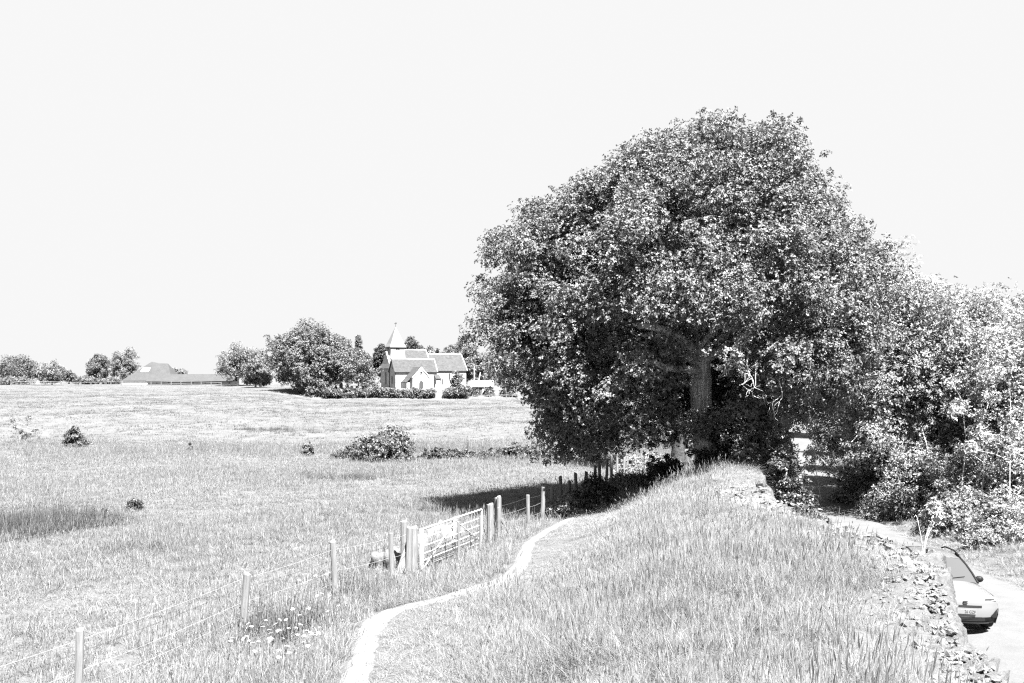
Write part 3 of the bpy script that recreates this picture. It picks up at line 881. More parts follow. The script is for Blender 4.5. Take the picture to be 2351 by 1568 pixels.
for q in range(10):
    a = Pl[rngs.integers(2, 8)]; e = a + np.array([rngs.normal(0, .45), rngs.normal(0, .3), rngs.uniform(.0, .5)])
    Pq, rq = limb(a, e, .018, .007, rngs, 5, .05); prt.append(tube(Pq, rq, 5)); ends.append(e)
V, Fc = join(prt); ob('stem', mesh('stem', V, Fc, M_bark, True), t)
V, Fc = foliage(np.array(ends), np.full(len(ends), .25), 14, .13, rngs, rosette=4); tag(ob('foliage', mesh('foliage', V, Fc, M_scrub), t), kind='stuff')

# ------------------------------------------------------------------ distant trees
def ftree(lb, u0, u1, vtop, vbot, Yd, mat, sd, n=130, per=30, leaf=.38, name='distant_tree', extra=None, lump=.2, cr=.2, low=-.9, group='trees on the skyline', zb=None, trunk=.35, power=.4):
    k = Yd / F
    x = ((u0 + u1) / 2 - CX) * k
    rx = (u1 - u0) / 2 * k
    return tree(name, lb, 'tree', x, Yd, EYE + (HOR - vtop) * k, rx, rx * .85, EYE + (HOR - vbot) * k, mat, n=n, per=per, leaf=leaf, seed=sd, trunk=trunk, lump=lump, cr=cr, low=low, extra=extra, group=group, zb=zb, ros=4, power=power)
k = 229 / F
ftree('great rounded tree left of the church', 612, 826, 738, 905, 229, M_far, 401, n=380, per=40, leaf=.4, lump=.2, cr=.16,
      extra=[(10.5, -2, EYE + (860 - 850) * k, 5.2, 70), (-8.5, 0, EYE + (860 - 800) * k, 4.2, 40), (13.5, -3, EYE + (860 - 872) * k, 3.0, 34), (2, -4, EYE + (860 - 885) * k, 5, 50)])
ftree('pale tree left of the great rounded tree', 488, 606, 790, 882, 285, M_farlight, 403, n=150)
ftree('low pale tree in front of the pale one beside the great tree', 555, 640, 812, 880, 262, M_farlight, 405, n=100)
ftree('light airy tree behind the barn', 248, 326, 796, 882, 335, M_farlight, 407, n=110, lump=.28)
ftree('dark tree left of the barn', 188, 262, 812, 882, 318, M_far, 409, n=110, lump=.25)
ftree('round pale tree standing in the far field on the left', 76, 160, 832, 886, 292, M_farlight, 411, n=110)
ftree('spreading tree at the left edge of the skyline', -20, 94, 812, 880, 312, M_far, 413, n=130)
ftree('small round tree right of the barn roof', 384, 434, 840, 880, 345, M_farlight, 415, n=60)
ftree('small tree between the round pale tree and dark tree', 140, 176, 846, 882, 325, M_far, 417, n=50)
ftree('dark bush hedge left of the barn', 170, 232, 866, 884, 303, M_far, 419, n=60, name='hedge_bush')
ftree('dark bush touching the left end of the barn', 228, 282, 868, 884, 301, M_far, 421, n=50, name='hedge_bush')
ftree('dark hedge bush at the right end of the long shed', 545, 628, 862, 882, 264, M_far, 423, n=70, name='hedge_bush')
ftree('low bush at the far left under the spreading tree', -10, 80, 868, 884, 300, M_far, 425, n=60, name='hedge_bush')
ftree('dark yew just left of the church spire', 846, 905, 778, 880, 268, M_fardark, 427, n=120, lump=.25)
ftree('dark flat-topped tree behind the nave roof', 905, 982, 776, 860, 274, M_fardark, 429, n=140)
ftree('dark tree between the conifers and the yew', 800, 860, 800, 880, 264, M_far, 431, n=90)
ftree('pale thin tree behind the chancel roof', 968, 1018, 784, 870, 285, M_farlight, 433, n=60, lump=.3)
ftree('grey round tree behind the chancel', 1000, 1066, 782, 880, 280, M_farlight, 435, n=110)
ftree('tall dark tree right of the chancel', 1030, 1110, 760, 880, 300, M_far, 437, n=130)
ftree('pale tree right of the church above the shed', 1056, 1125, 806, 884, 262, M_farlight, 439, n=130)
ftree('dark tree far behind the drooping oak branches', 1080, 1235, 792, 890, 290, M_far, 441, n=130)
ftree('wide tree far behind the oak trunk', 1215, 1420, 800, 900, 290, M_far, 443, n=160)
for (lb, u, vt, vb_, Yd, sd) in [('tall pointed conifer behind the great tree', 823, 771, 850, 272, 451), ('shorter pointed conifer left of the tall one', 797, 783, 850, 276, 453)]:
    k = Yd / F; x = (u - CX) * k; zb_ = G(x, Yd); top = EYE + (HOR - vt) * k
    t = thing('conifer_tree', lb, 'tree', (x, Yd, zb_), 0, 'conifers behind the churchyard')
    r = np.random.default_rng(sd); H = top - zb_
    hh = r.uniform(.1, 1, 160); an = r.uniform(0, 6.283, 160)
    rr = (1 - hh) * 3.4 * r.uniform(.5, 1, 160) + .12
    pts = np.stack([rr * np.cos(an), rr * np.sin(an), hh * H - rr * .2], -1)
    V, Fc = foliage(pts, np.full(160, .5), 10, .4, r, rosette=4, flat=.4)
    tag(ob('crown', mesh('crown', V, Fc, M_far), t), kind='stuff')
    V, Fc = tube([(0, 0, 0), (0, 0, H * .5), (0, 0, H * .98)], [.25, .15, .04], 7); ob('trunk', mesh('trunk', V, Fc, M_bark, True), t)

# churchyard hedges
def hedge(lb, u0, u1, Yd, vt, sd, n):
    k = Yd / F
    r = np.random.default_rng(sd)
    x0, x1 = (u0 - CX) * k, (u1 - CX) * k
    xm = (x0 + x1) / 2
    zb_ = G(xm, Yd)
    t = thing('hedge', lb, 'hedge', (xm, Yd, zb_), 0, 'hedges in front of the churchyard')
    h = EYE - (vt - HOR) * k - zb_
    x = r.uniform(x0 + .6, x1 - .6, n) - xm
    y = r.uniform(-1.2, 1.2, n)
    z = r.random(n) ** .7 * (h - .6) * (.9 + .1 * np.sin(x * .9))
    V, Fc = foliage(np.stack([x, y, z], -1), r.uniform(.5, .95, n), 26, .38, r, rosette=4)
    tag(ob('foliage', mesh('foliage', V, Fc, M_far), t), kind='stuff')
    V, Fc = join([tube([(q, 0, -.2), (q + .1, 0, h * .4), (q, .1, h * .7)], [.08, .06, .03], 5) for q in np.linspace(x0 - xm + 1, x1 - xm - 1, 9)])
    tag(ob('stem', mesh('stem', V, Fc, M_bark), t), kind='stuff')
hedge('long dark hedge in front of the church porch', 722, 1000, 223, 889, 461, 210)
hedge('short dark hedge right of the churchyard gap', 1016, 1082, 223, 886, 463, 60)

# ------------------------------------------------------------------ church
CH = thing('church', 'small whitewashed country church with shingled bell turret and tiled roofs', 'church', (-28.2, 240, 3.2), R(27))
Z0 = 3.2
def zz(zy): return 21.39 - .01383 * zy - Z0
def gable_walls(E0, E1, N0, N1, ze, zr, mat, zb=-1.0):
    Nm = (N0 + N1) / 2
    MB().prism([(0, N0, zb), (0, N1, zb), (0, N1, ze), (0, Nm, zr), (0, N0, ze)], (E0, 0, 0), (E1, 0, 0)).build('wall', mat, CH)
def gable_roof(E0, E1, N0, N1, ze, zr, ov=.3, mat=M_tiles, t=.16):
    Nm = (N0 + N1) / 2
    sl_ = (zr - ze) / (Nm - N0)
    a, b = N0 - ov, N1 + ov
    za = ze - ov * sl_
    m = MB()
    m.slab([(E0, a, za), (E1, a, za), (E1, Nm, zr), (E0, Nm, zr)], t)
    m.slab([(E1, b, za), (E0, b, za), (E0, Nm, zr), (E1, Nm, zr)], t)
    return m.build('roof', mat, CH)
# nave
zN, zA, zC = zz(640), zz(812), zz(712)
gable_walls(.3, 10.85, 3.92, 10.9, 4.9, zN - .25, M_flintwall)
sl_n = (zN - 4.98) / 3.5
nv = MB()
nv.slab([(1.0, 3.6, 4.98 - .32 * sl_n + .3), (11.0, 3.6, 4.98 - .32 * sl_n + .3), (11.0, 7.4, zN), (1.0, 7.4, zN)], .16)
nv.slab([(11.0, 11.2, 4.98 - .3 * sl_n + .3), (1.0, 11.2, 4.98 - .3 * sl_n + .3), (1.0, 7.4, zN), (11.0, 7.4, zN)], .16)
nv.slab([(-.25, 11.2, 4.75), (-.25, 3.6, 4.75), (1.15, 5.4, zz(800)), (1.15, 9.2, zz(800))], .16)
nv.slab([(-.25, 3.6, 4.75), (1.2, 3.6, 4.9), (1.2, 5.5, zz(800) + .1), (1.15, 5.4, zz(800))], .12)
nv.build('roof', M_tiles, CH)
# chancel
gable_walls(10.85, 20.5, 3.75, 10.95, zz(1000), zC - .2, M_lime)
gable_roof(10.9, 20.75, 3.7, 11.0, zz(998), zC, .25)
# aisle
gable_walls(0, 10.9, 0, 3.9, zz(1022), zA - .2, M_flintwall)
gable_roof(-.15, 11.0, -.02, 3.92, zz(1015), zA, .25)
# limewashed south wall skin
MB().box((10.86, 3.69, -1), (20.45, 3.745, zz(1050))).build('wall', M_lime, CH)
MB().box((7.2, -.06, -1), (10.88, -.003, zz(1030))).build('wall', M_lime, CH)
# porch
pE, pN, pw = 4.76, -5.0, 2.18
zp, zpe = zz(945), zz(1125)
MB().prism([(-pw, 0, -1), (pw, 0, -1), (pw, 0, zpe), (0, 0, zp - .15), (-pw, 0, zpe)], (pE, pN, 0), (pE, -.01, 0)).build('wall', M_lime, CH)
sp = (zp - zpe) / pw
pm = MB()
pm.slab([(pE - pw - .12, pN - .15, zpe - .1), (pE, pN - .15, zp), (pE, 1.2, zp), (pE - pw - .12, .3, zpe - .1)][::-1], .14)
pm.slab([(pE + pw + .12, pN - .15, zpe - .1), (pE + pw + .12, .3, zpe - .1), (pE, 1.2, zp), (pE, pN - .15, zp)][::-1], .14)
pm.slab([(1.5, pN + 1.3, zz(1207)), (pE - pw, pN + 1.3, zpe - .02), (pE - pw, -.01, zpe - .02), (1.5, -.01, zz(1207))][::-1], .13)
pm.build('roof', M_tiles, CH)
MB().box((1.65, pN + 1.45, -1), (pE - pw - .01, -.02, zz(1215))).build('wall', M_flintwall, CH)
# pale ridge tiles and verge edges of the three roofs
for E0, E1, N, z_ in ((4.8, 11.0, 7.4, zN), (10.9, 20.75, 7.35, zC), (-.15, 11.0, 1.94, zA)):
    MB().tube([(E0, N, z_ + .16), ((E0 + E1) / 2, N, z_ + .14), (E1, N, z_ + .16)], [.15] * 3, 6).build('ridge', M_lime, CH)
for E, N0, z0, N1, z1 in ((11.0, 3.6, 4.98 - .32 * sl_n + .45, 7.4, zN + .14), (20.75, 3.45, zz(998) - .1, 7.35, zC + .14), (11.0, -.27, zz(1015) - .2, 1.94, zA + .14)):
    MB().tube([(E, N0, z0), (E, N1, z1)], [.13, .13], 6).build('verge', M_lime, CH)
MB().tube([(-.16, -.27, zz(1015) - .2), (-.16, 1.94, zA + .1), (-.16, 4.15, zz(1015) - .2)], [.12] * 3, 6).build('verge', M_iron, CH)
# bargeboards, door, round window
MB().slab([(pE - pw - .15, pN - .16, zpe - .22), (pE - pw - .15, pN - .16, zpe - .02), (pE, pN - .16, zp + .02), (pE, pN - .16, zp - .2)], .04).slab([(pE + pw + .15, pN - .16, zpe - .02), (pE + pw + .15, pN - .16, zpe - .22), (pE, pN - .16, zp - .2), (pE, pN - .16, zp + .02)], .04).build('bargeboard', M_white, CH)
def arch_pts(c, half, z0, zs_, y, k=9, point=1.25):
    p = [(c - half, y, z0), (c + half, y, z0)]
    for q in range(k + 1):
        a = math.pi * q / k
        p.append((c + half * math.cos(a), y, zs_ + half * point * math.sin(a)))
    return p
dz = zz(1235)
dr = MB().prism(arch_pts(pE, .62, -.4, dz, 0), (0, pN - .05, 0), (0, pN - .004, 0)).build('door', M_oakdoor, CH)
fr = MB()
o_, i_ = arch_pts(pE, .78, -.4, dz, pN - .09), arch_pts(pE, .6, -.4, dz, pN - .09)
nn = len(o_)
fr.add(o_ + i_, [(q, q + 1, nn + q + 1, nn + q) for q in range(1, nn - 1)] + [(nn - 1, 0, nn, 2 * nn - 1)])
fr.build('frame', M_white, dr)
rw = MB().prism([(pE + .32 * math.cos(a), 0, zz(1045) + .32 * math.sin(a)) for a in np.linspace(0, 2 * math.pi, 16, endpoint=False)], (0, pN - .06, 0), (0, pN - .004, 0)).build('window', M_dark_glass, CH)
fr = MB()
fr.add([(pE + rr_ * math.cos(a), pN - .08, zz(1045) + rr_ * math.sin(a)) for rr_ in (.27, .4) for a in np.linspace(0, 2 * math.pi, 16, endpoint=False)], [(q, (q + 1) % 16, 16 + (q + 1) % 16, 16 + q) for q in range(16)])
fr.build('frame', M_grave, rw)
def lancet(E, N, z0, z1, half, face='S', surround=True):
    if face == 'S':
        wn_ = MB().prism(arch_pts(E, half, z0, z1 - half, 0, 6, 1.4), (0, N - .05, 0), (0, N - .004, 0)).build('window', M_dark_glass, CH)
        if surround:
            MB().box((E - half - .1, N - .09, z0 - .12), (E + half + .1, N - .002, z0 - .01)).build('sill', M_grave, wn_)
    else:
        p = [(0, y_, z_) for (y_, _, z_) in arch_pts(0, half, z0, z1 - half, 0, 6, 1.4)]
        wn_ = MB().prism([(0, N + a[1], a[2]) for a in p], (E - .05, 0, 0), (E - .004, 0, 0)).build('window', M_dark_glass, CH)
        if surround:
            MB().box((E - .09, N - half - .1, z0 - .12), (E - .002, N + half + .1, z0 - .01)).build('sill', M_grave, wn_)
for E, a, b in [(15.9, 1170, 1060), (18.45, 1190, 1065), (13.55, 1255, 1158), (14.0, 1255, 1158)]:
    lancet(E, 3.69, zz(a), zz(b), .15 if a < 1200 else .12)
lancet(0, 1.55, zz(1235), zz(1108), .16, 'W'); lancet(0, 2.25, zz(1235), zz(1108), .16, 'W'); lancet(0, 1.9, zz(985), zz(945), .1, 'W', False)
lancet(.3, 7.4, 1.0, 3.8, .5, 'W')
for nme, E, N in (('drainpipe', -.06, 3.75), ('drainpipe', .06, -.06)):
    V, Fc = tube([(E, N, -.8), (E, N, 4.2)], [.09, .09], 7); ob(nme, mesh(nme, V, Fc, M_iron), CH)
# buttress with sloping top, low tomb walls in the hedge gap
MB().prism([(0, -1.3, -1), (0, 0, -1), (0, 0, zz(1088)), (0, -1.3, zz(1150))], (10.2, -.01, 0), (11.3, -.01, 0)).build('buttress', M_lime, CH)
MB().slab([(10.05, -1.5, zz(1155)), (11.45, -1.5, zz(1155)), (11.45, .0, zz(1080)), (10.05, .0, zz(1080))], .1).build('roof', M_tiles, CH)
# turret and spire
tE0, tE1, tN0, tN1 = .95, 4.68, 5.6, 8.9
MB().box((tE0, tN0, zz(830) - 2.2), (tE1, tN1, zz(590))).build('turret', M_board, CH)
fl = MB()
fl.add([(tE0 - .12, tN0 - .12, zz(790)), (tE1 + .12, tN0 - .12, zz(790)), (tE1 + .12, tN1 + .12, zz(790)), (tE0 - .12, tN1 + .12, zz(790)),
        (tE0 - .004, tN0 - .004, zz(700)), (tE1 + .004, tN0 - .004, zz(700)), (tE1 + .004, tN1 + .004, zz(700)), (tE0 - .004, tN1 + .004, zz(700))],
       [(0, 1, 5, 4), (1, 2, 6, 5), (2, 3, 7, 6), (3, 0, 4, 7)]).build('skirt_board', M_board, CH)
cE, cN = (tE0 + tE1) / 2, (tN0 + tN1) / 2
V, Fc = [], []
rings = [(zz(592), 1.16), (zz(578), 1.16), (zz(520), .93), (zz(430), .66), (zz(330), .36), (zz(215), .015)]
for z_, f_ in rings:
    hx, hy = (tE1 - tE0) / 2 * f_, (tN1 - tN0) / 2 * f_
    V += [(cE - hx, cN - hy, z_), (cE + hx, cN - hy, z_), (cE + hx, cN + hy, z_), (cE - hx, cN + hy, z_)]
for q in range(len(rings) - 1):
    for s_ in range(4):
        Fc.append((q * 4 + s_, q * 4 + (s_ + 1) % 4, q * 4 + 4 + (s_ + 1) % 4, q * 4 + 4 + s_))
Fc.append((3, 2, 1, 0))
ob('spire', mesh('spire', V, Fc, M_shingle), CH)
for E, N, a in ((2.55, tN0 - .04, 'S'), (3.05, tN0 - .04, 'S'), (tE0 - .04, 7.25, 'W')):
    lo, hi = ((E - .2, N, zz(632)), (E + .2, tN0 + .05, zz(600))) if a == 'S' else ((E, N - .3, zz(632)), (tE0 + .05, N + .3, zz(600)))
    MB().box(lo, hi).build('louvre', M_iron, CH)
wv = MB().tube([(cE, cN, zz(230)), (cE, cN, zz(135))], [.05, .03], 6)
wv.tube([(cE - .35, cN, zz(165)), (cE + .35, cN, zz(165))], [.025, .025], 5)
wv.slab([(cE - .45, cN, zz(160)), (cE + .25, cN, zz(160)), (cE + .4, cN, zz(140)), (cE - .1, cN, zz(150))], .03)
wv.build('weathervane', M_iron, CH)
# churchyard: gravestones, rails, shed, pole
def gravestone(lb, u, v, Yd, h, wd):
    k = Yd / F; x = (u - CX) * k; zb_ = G(x, Yd)
    z1 = EYE - (v - HOR) * k
    p = arch_pts(0, wd / 2, -.2, max(z1 - zb_ - wd / 2, .3), 0, 6, 1.0)
    o = MB().prism(p, (0, -.09, 0), (0, .09, 0)).build('gravestone', M_grave, None, loc=(x, Yd, zb_), rot=(0, 0, R(15)))
    tag(o, lb, 'gravestone', 'gravestones behind the long hedge')
for lb, u, v, wd in [('tallest pale gravestone under the great tree', 783, 878, .8), ('second gravestone from the great tree', 797, 882, .8), ('small gravestone right of the tall pale one', 808, 886, .6),
                     ('low gravestone in the middle of the row', 820, 887, .7), ('low gravestone near the yew branches', 833, 887, .7), ('leftmost low gravestone under the tree', 771, 886, .7)]:
    gravestone(lb, u, v, 231, 1, wd)
gravestone('white headstone in the gap between the hedges', 1005, 880, 231, 1, 1.3)
gravestone('small white headstone right in the hedge gap', 1011, 886, 229, 1, .8)
k = 226 / F
xs0 = (1083 - CX) * k
zb_ = G(xs0 + 3, 226)
sh_ = thing('garden_shed', 'small shed with a pale roof right of the church', 'shed', (xs0, 226, zb_))
z1, z2 = EYE - (887 - HOR) * k - zb_, EYE - (874 - HOR) * k - zb_
MB().prism([(0, 0, -.3), (0, 2.6, -.3), (0, 2.6, z1), (0, 1.3, z2 - .1), (0, 0, z1)], (.1, 0, 0), (4.7, 0, 0)).build('wall', M_timberdark, sh_)
MB().slab([(-.15, -.3, z1 - .15), (4.95, -.3, z1 - .15), (4.95, 1.3, z2), (-.15, 1.3, z2)], .08).slab([(4.95, 2.9, z1 - .15), (-.15, 2.9, z1 - .15), (-.15, 1.3, z2), (4.95, 1.3, z2)], .08).build('roof', M_white, sh_)
MB().box((2.4, -.06, -.3), (3.5, -.004, z1 - .35)).build('door', M_white, sh_)
for lb, u, rx, h, sd in [('dark bush in front of the shed gable', 1092, 1.1, 2.4, 471), ('dark bush at the right of the shed door', 1122, 1.6, 2.2, 473), ('dark bush behind the churchyard rails under the oak branches', 1165, 2.6, 2.6, 475), ('scrubby bush at the east end of the chancel', 1050, 2.0, 5.0, 477)]:
    Yd = 224 if u != 1050 else 238
    bush('churchyard_bush', lb, (u - CX) / F * Yd, Yd, rx, rx * .7, h, M_far, n=40, per=16, leaf=.36, seed=sd, group='bushes around the churchyard')
def rail_fence(name, lb, pts, h, rails, mat, pw=.1, group=None, rw=.05):
    x0, y0 = pts[0]
    t = thing(name, lb, 'fence', (x0, y0, G(x0, y0)), 0, group)
    zb0 = G(x0, y0)
    pm_ = None
    for (x, y) in pts:
        if pm_ is None:
            pm_ = mesh('post', *(lambda m: (m.v, m.f))(MB().box((-pw / 2, -pw / 2, -.3), (pw / 2, pw / 2, h))), mat)
        ob('post', pm_, t, (x - x0, y - y0, G(x, y) - zb0), (rngs.normal(0, .03), rngs.normal(0, .03), 0))
    for hr in rails:
        for a, b in zip(pts[:-1], pts[1:]):
            A = Vector((a[0] - x0, a[1] - y0, G(*a) - zb0 + hr)); B = Vector((b[0] - x0, b[1] - y0, G(*b) - zb0 + hr))
            m = MB().tube([A, (A + B) / 2 - Vector((0, 0, .01)), B], [rw] * 3, 4)
            m.build('rail', mat, t)
    return t
rail_fence('rail_fence', 'pale rail fence crossing below the shed and oak branches', [((u - CX) / F * 220, 220) for u in range(1085, 1225, 13)], 1.15, (.45, 1.0), M_timber, .14, rw=.07)
rail_fence('paddock_fence', 'thin rail fence along the top of the far field by the barn', [((u - CX) / F * 282, 282) for u in range(25, 520, 23)], 1.3, (.5, 1.15), M_timber, .16, rw=.06)
for lb, u, vt, sd in [('tall thin pale pole right of the church', 1089, 840, 1), ('shorter leaning pale pole right of the tall one', 1099, 855, 2)]:
    x = (u - CX) / F * 236; zb_ = G(x, 236)
    V, Fc = tube([(0, 0, -.3), (.1 * (sd - 1), 0, 2), (.4 * (sd - 1), 0, EYE - (vt - HOR) / F * 236 - zb_)], [.13, .12, .09], 6)
    tag(ob('pole', mesh('pole', V, Fc, M_white), None, (x, 236, zb_)), lb, 'pole', 'poles by the churchyard')

# ------------------------------------------------------------------ barn and long shed
k = 300 / F
def bu(zx): return (.2674 * zx - CX) * k
def bz(zy): return 27.47 - .0351 * zy
bx0 = bu(1040)
bn = thing('barn', 'old barn with a steep hipped thatched roof on the far left', 'barn', (bx0, 300, G(bx0, 300) - .4))
zb_ = G(bx0, 300) - .4
L, D = bu(1475) - bx0, 11.0
ze, zr = bz(650) - zb_, bz(485) - zb_
r0, r1 = bu(1245) - bx0, bu(1388) - bx0
MB().box((.35, .35, -.5), (L - .35, D - .35, ze + .15)).build('wall', M_white, bn)
m = MB()
A, B_, C_, D_ = (0, 0, ze), (L, 0, ze + .1), (L, D, ze), (0, D, ze)
R0, R1 = (r0, D / 2, zr), (r1, D / 2, zr - .55)
Rm = ((r0 + r1) / 2, D / 2, zr - .45)
m.add([A, B_, C_, D_, R0, Rm, R1], [(0, 1, 6, 5, 4), (1, 2, 6), (2, 3, 4, 5, 6), (3, 0, 4)])
low = [(p[0], p[1], p[2] - .12) for p in (A, B_, C_, D_)]
m.add([A, B_, C_, D_] + low, [(0, 4, 5, 1), (1, 5, 6, 2), (2, 6, 7, 3), (3, 7, 4, 0), (4, 7, 6, 5)])
m.build('roof', M_thatch, bn)
pl = MB().slab([(bu(1180) - bx0, 2.5, 0), (bu(1248) - bx0, 2.5, 0), (bu(1256) - bx0, 3.6, 0), (bu(1190) - bx0, 3.6, 0)], .05)
ss_ = (zr - ze) / (D / 2)
pl.v = [(p[0], p[1], ze + p[1] * ss_ * .97 + .18 + p[2]) for p in pl.v]
pl.build('roof_sheet', M_white, bn)
sx0, sx1 = bu(1295), bu(2030)
zb_ = G(sx0, 296) - .3
ls = thing('long_shed', 'long low shed with a tiled roof right of the barn', 'shed', (sx0, 296, zb_))
L = sx1 - sx0
ze, zr = bz(655) - zb_, bz(597) - zb_
MB().box((.3, .3, -.5), (L - .3, 5.7, ze)).build('wall', M_lime, ls)
m = MB()
m.slab([(0, -.2, ze - .1), (L, -.2, ze - .05), (L + .8, 3, zr), (.6, 3, zr - .05)], .18)
m.slab([(L, 6.2, ze - .1), (0, 6.2, ze - .1), (.6, 3, zr - .05), (L + .8, 3, zr)], .18)
m.build('roof', M_thatch, ls)
MB().prism([(0, .3, ze - .2), (0, 5.7, ze - .2), (0, 3, zr - .2)], (.5, 0, 0), (.9, 0, 0)).build('gable', M_iron, ls)
for q in range(7):
    MB().box((3 + q * 3.6, .18, -.4), (3.18 + q * 3.6, .295, ze - .12)).build('post', M_timberdark, ls)

# ------------------------------------------------------------------ field fence, gate, clutter at the gate
rp = np.random.default_rng(88)
def post_mesh(r0, h, seed, mat, sides=10):
    q = np.random.default_rng(seed)
    P = [(0, 0, -.4), (0, 0, .3), (.005, 0, h * .6), (0, .004, h - .02), (0, 0, h)]
    V, Fc = tube(P, [r0 * 1.04, r0 * 1.03, r0, r0 * .97, r0 * .86], sides, .035, q)
    Fc = [tuple(f) for f in Fc] + [tuple(range(4 * sides, 5 * sides))]
    V = [tuple(v) for v in V]
    V = [(a, b, c + (.35 * a if c > h - .01 else 0)) for a, b, c in V]
    return mesh('post', V, Fc, mat)
PM = [post_mesh(.07, 1.25, 1, M_timber), post_mesh(.064, 1.2, 2, M_timber), post_mesh(.078, 1.22, 3, M_timber)]
def wire_fence(name, lb, posts, heights, wires, group, barbed=()):
    x0, y0 = posts[0]; z0 = G(x0, y0)
    t = thing(name, lb, 'fence', (x0, y0, z0), 0, group)
    tops = []
    for (x, y), h in zip(posts, heights):
        o = ob('post', PM[rp.integers(0, 3)], t, (x - x0, y - y0, G(x, y) - z0), (rp.normal(0, .04), rp.normal(0, .05), rp.uniform(0, 6)), (1, 1, h / 1.22))
    for wi, hw_ in enumerate(wires):
        pts = []
        for a, b in zip(range(len(posts) - 1), range(1, len(posts))):
            A = np.array([posts[a][0], posts[a][1], G(*posts[a]) + hw_ + rp.normal(0, .015)]) if not pts else pts[-1]
            B = np.array([posts[b][0], posts[b][1], G(*posts[b]) + hw_ + rp.normal(0, .015)])
            for q in range(1, 7):
                s_ = q / 6
                pts.append(A + (B - A) * s_ - np.array([0, 0, .03 * math.sin(math.pi * s_)]))
            if len(pts) == 6: pts.insert(0, A)
        P_ = np.array(pts) - np.array([x0, y0, z0]) - np.array([.05, -.03, 0])
        prt = [tube(P_, np.full(len(P_), .0034), 4)]
        if wi in barbed:
            cum = np.concatenate([[0], np.cumsum(np.linalg.norm(np.diff(P_, axis=0), axis=1))])
            for s_ in np.arange(.1, cum[-1], .14):
                c = np.array([np.interp(s_, cum, P_[:, q]) for q in range(3)])
                dv = unit(rp.standard_normal(3)) * .022
                prt.append(tube([c - dv, c, c + dv], [.003, .004, .003], 4))
        V, Fc = join(prt)
        ob('wire', mesh('wire', V, Fc, M_wiredark if wi in barbed else M_wire), t)
    return t
fp = [(-8.9, 11.6), (-7.0, 16.05), (-5.6, 20.7), (-4.2, 23.7), (-3.07, 25.5), (-2.72, 26.1)]
wire_fence('wire_fence', 'barbed wire fence with pale posts left of the gate', fp, [1.25, 1.27, 1.25, 1.32, 1.28, 1.3], (.32, .62, .9, 1.12), 'wire fences along the meadow', barbed=(2,))
fp2 = [(-.45, 32.4), (.57, 35.0), (1.1, 36.2), (1.55, 37.5), (1.95, 39), (2.3, 40), (2.7, 41.5), (3.2, 43), (3.7, 44.5), (4.1, 46), (4.5, 47.5), (4.9, 49), (5.35, 50.5)]
wire_fence('wire_fence', 'wire fence with crooked posts leading from the gate into the oak shade', fp2, [1.35, 1.15, 1.35, 1.2, 1.45, 1.2, 1.3, 1.2, 1.3, 1.4, 1.4, 1.4, 1.35], (.4, .75, 1.05), 'wire fences along the meadow', barbed=(2,))
us = np.linspace(1432, 1504, 10); yp = np.linspace(52, 57.5, 10)
rail_fence('pale_rail_fence', 'short run of sunlit pale post and rail fence beneath the oak', [((u - CX) / F * yq, yq) for u, yq in zip(us, yp)], 1.05, (.4, .85), M_timber, .12, rw=.035)

GA, GB = np.array([-2.42, 26.65]), np.array([-.93, 30.55])
gl = float(np.linalg.norm(GB - GA)); ga = math.atan2(GB[1] - GA[1], GB[0] - GA[0])
gz = G(*GA)
gate = thing('field_gate', 'pale galvanised five-bar field gate with inverted V braces', 'gate', (GA[0], GA[1], gz), ga)
dzg = G(*GB) - gz
sk = lambda x, z: (x, 0, z + dzg * x / gl)
hts = [1.17, .92, .70, .50, .32, .17]
for q, h in enumerate(hts):
    MB().tube([sk(0.03, h), sk(gl / 2, h), sk(gl - .03, h)], [.03 if q == 0 else .019] * 3, 8).build('rail', M_steel, gate)
MB().box((-.05, -.035, .1), (.05, .035, 1.2)).build('stile', M_steel, gate)
MB().tube([sk(gl, .12), sk(gl, 1.17)], [.03, .03], 8).build('stile', M_steel, gate)
MB().tube([(gl * .5, -.035, 1.12), (.08, -.035, .14)], [.018, .018], 6).build('brace', M_steel, gate)
MB().tube([(gl * .5, -.035, 1.14), (gl * .97, -.035, .2 + dzg)], [.018, .018], 6).build('brace', M_steel, gate)
MB().tube([(gl * .5, .036, 1.12), (gl * .5, .036, .14)], [.016, .016], 6).build('brace', M_steel, gate)
gw = np.array([math.cos(ga), math.sin(ga)]); gnv = np.array([math.sin(ga), -math.cos(ga)])
# hurdle leaning against the gate
hx, hy = GA + gw * .35 + gnv * .16
hd = thing('metal_hurdle', 'low dark metal hurdle leaning against the field gate', 'hurdle', (hx, hy, G(hx, hy)), ga)
for z_ in (.08, .27, .45, .64):
    MB().tube([(0, .0 + .1 * z_, z_), (2.6, .1 * z_, z_)], [.014, .014], 6).build('rail', M_timberdark, hd)
for x_ in (0, .87, 1.73, 2.6):
    MB().tube([(x_, -.02, .0), (x_, .03, .66)], [.013, .013], 6).build('upright', M_iron, hd)
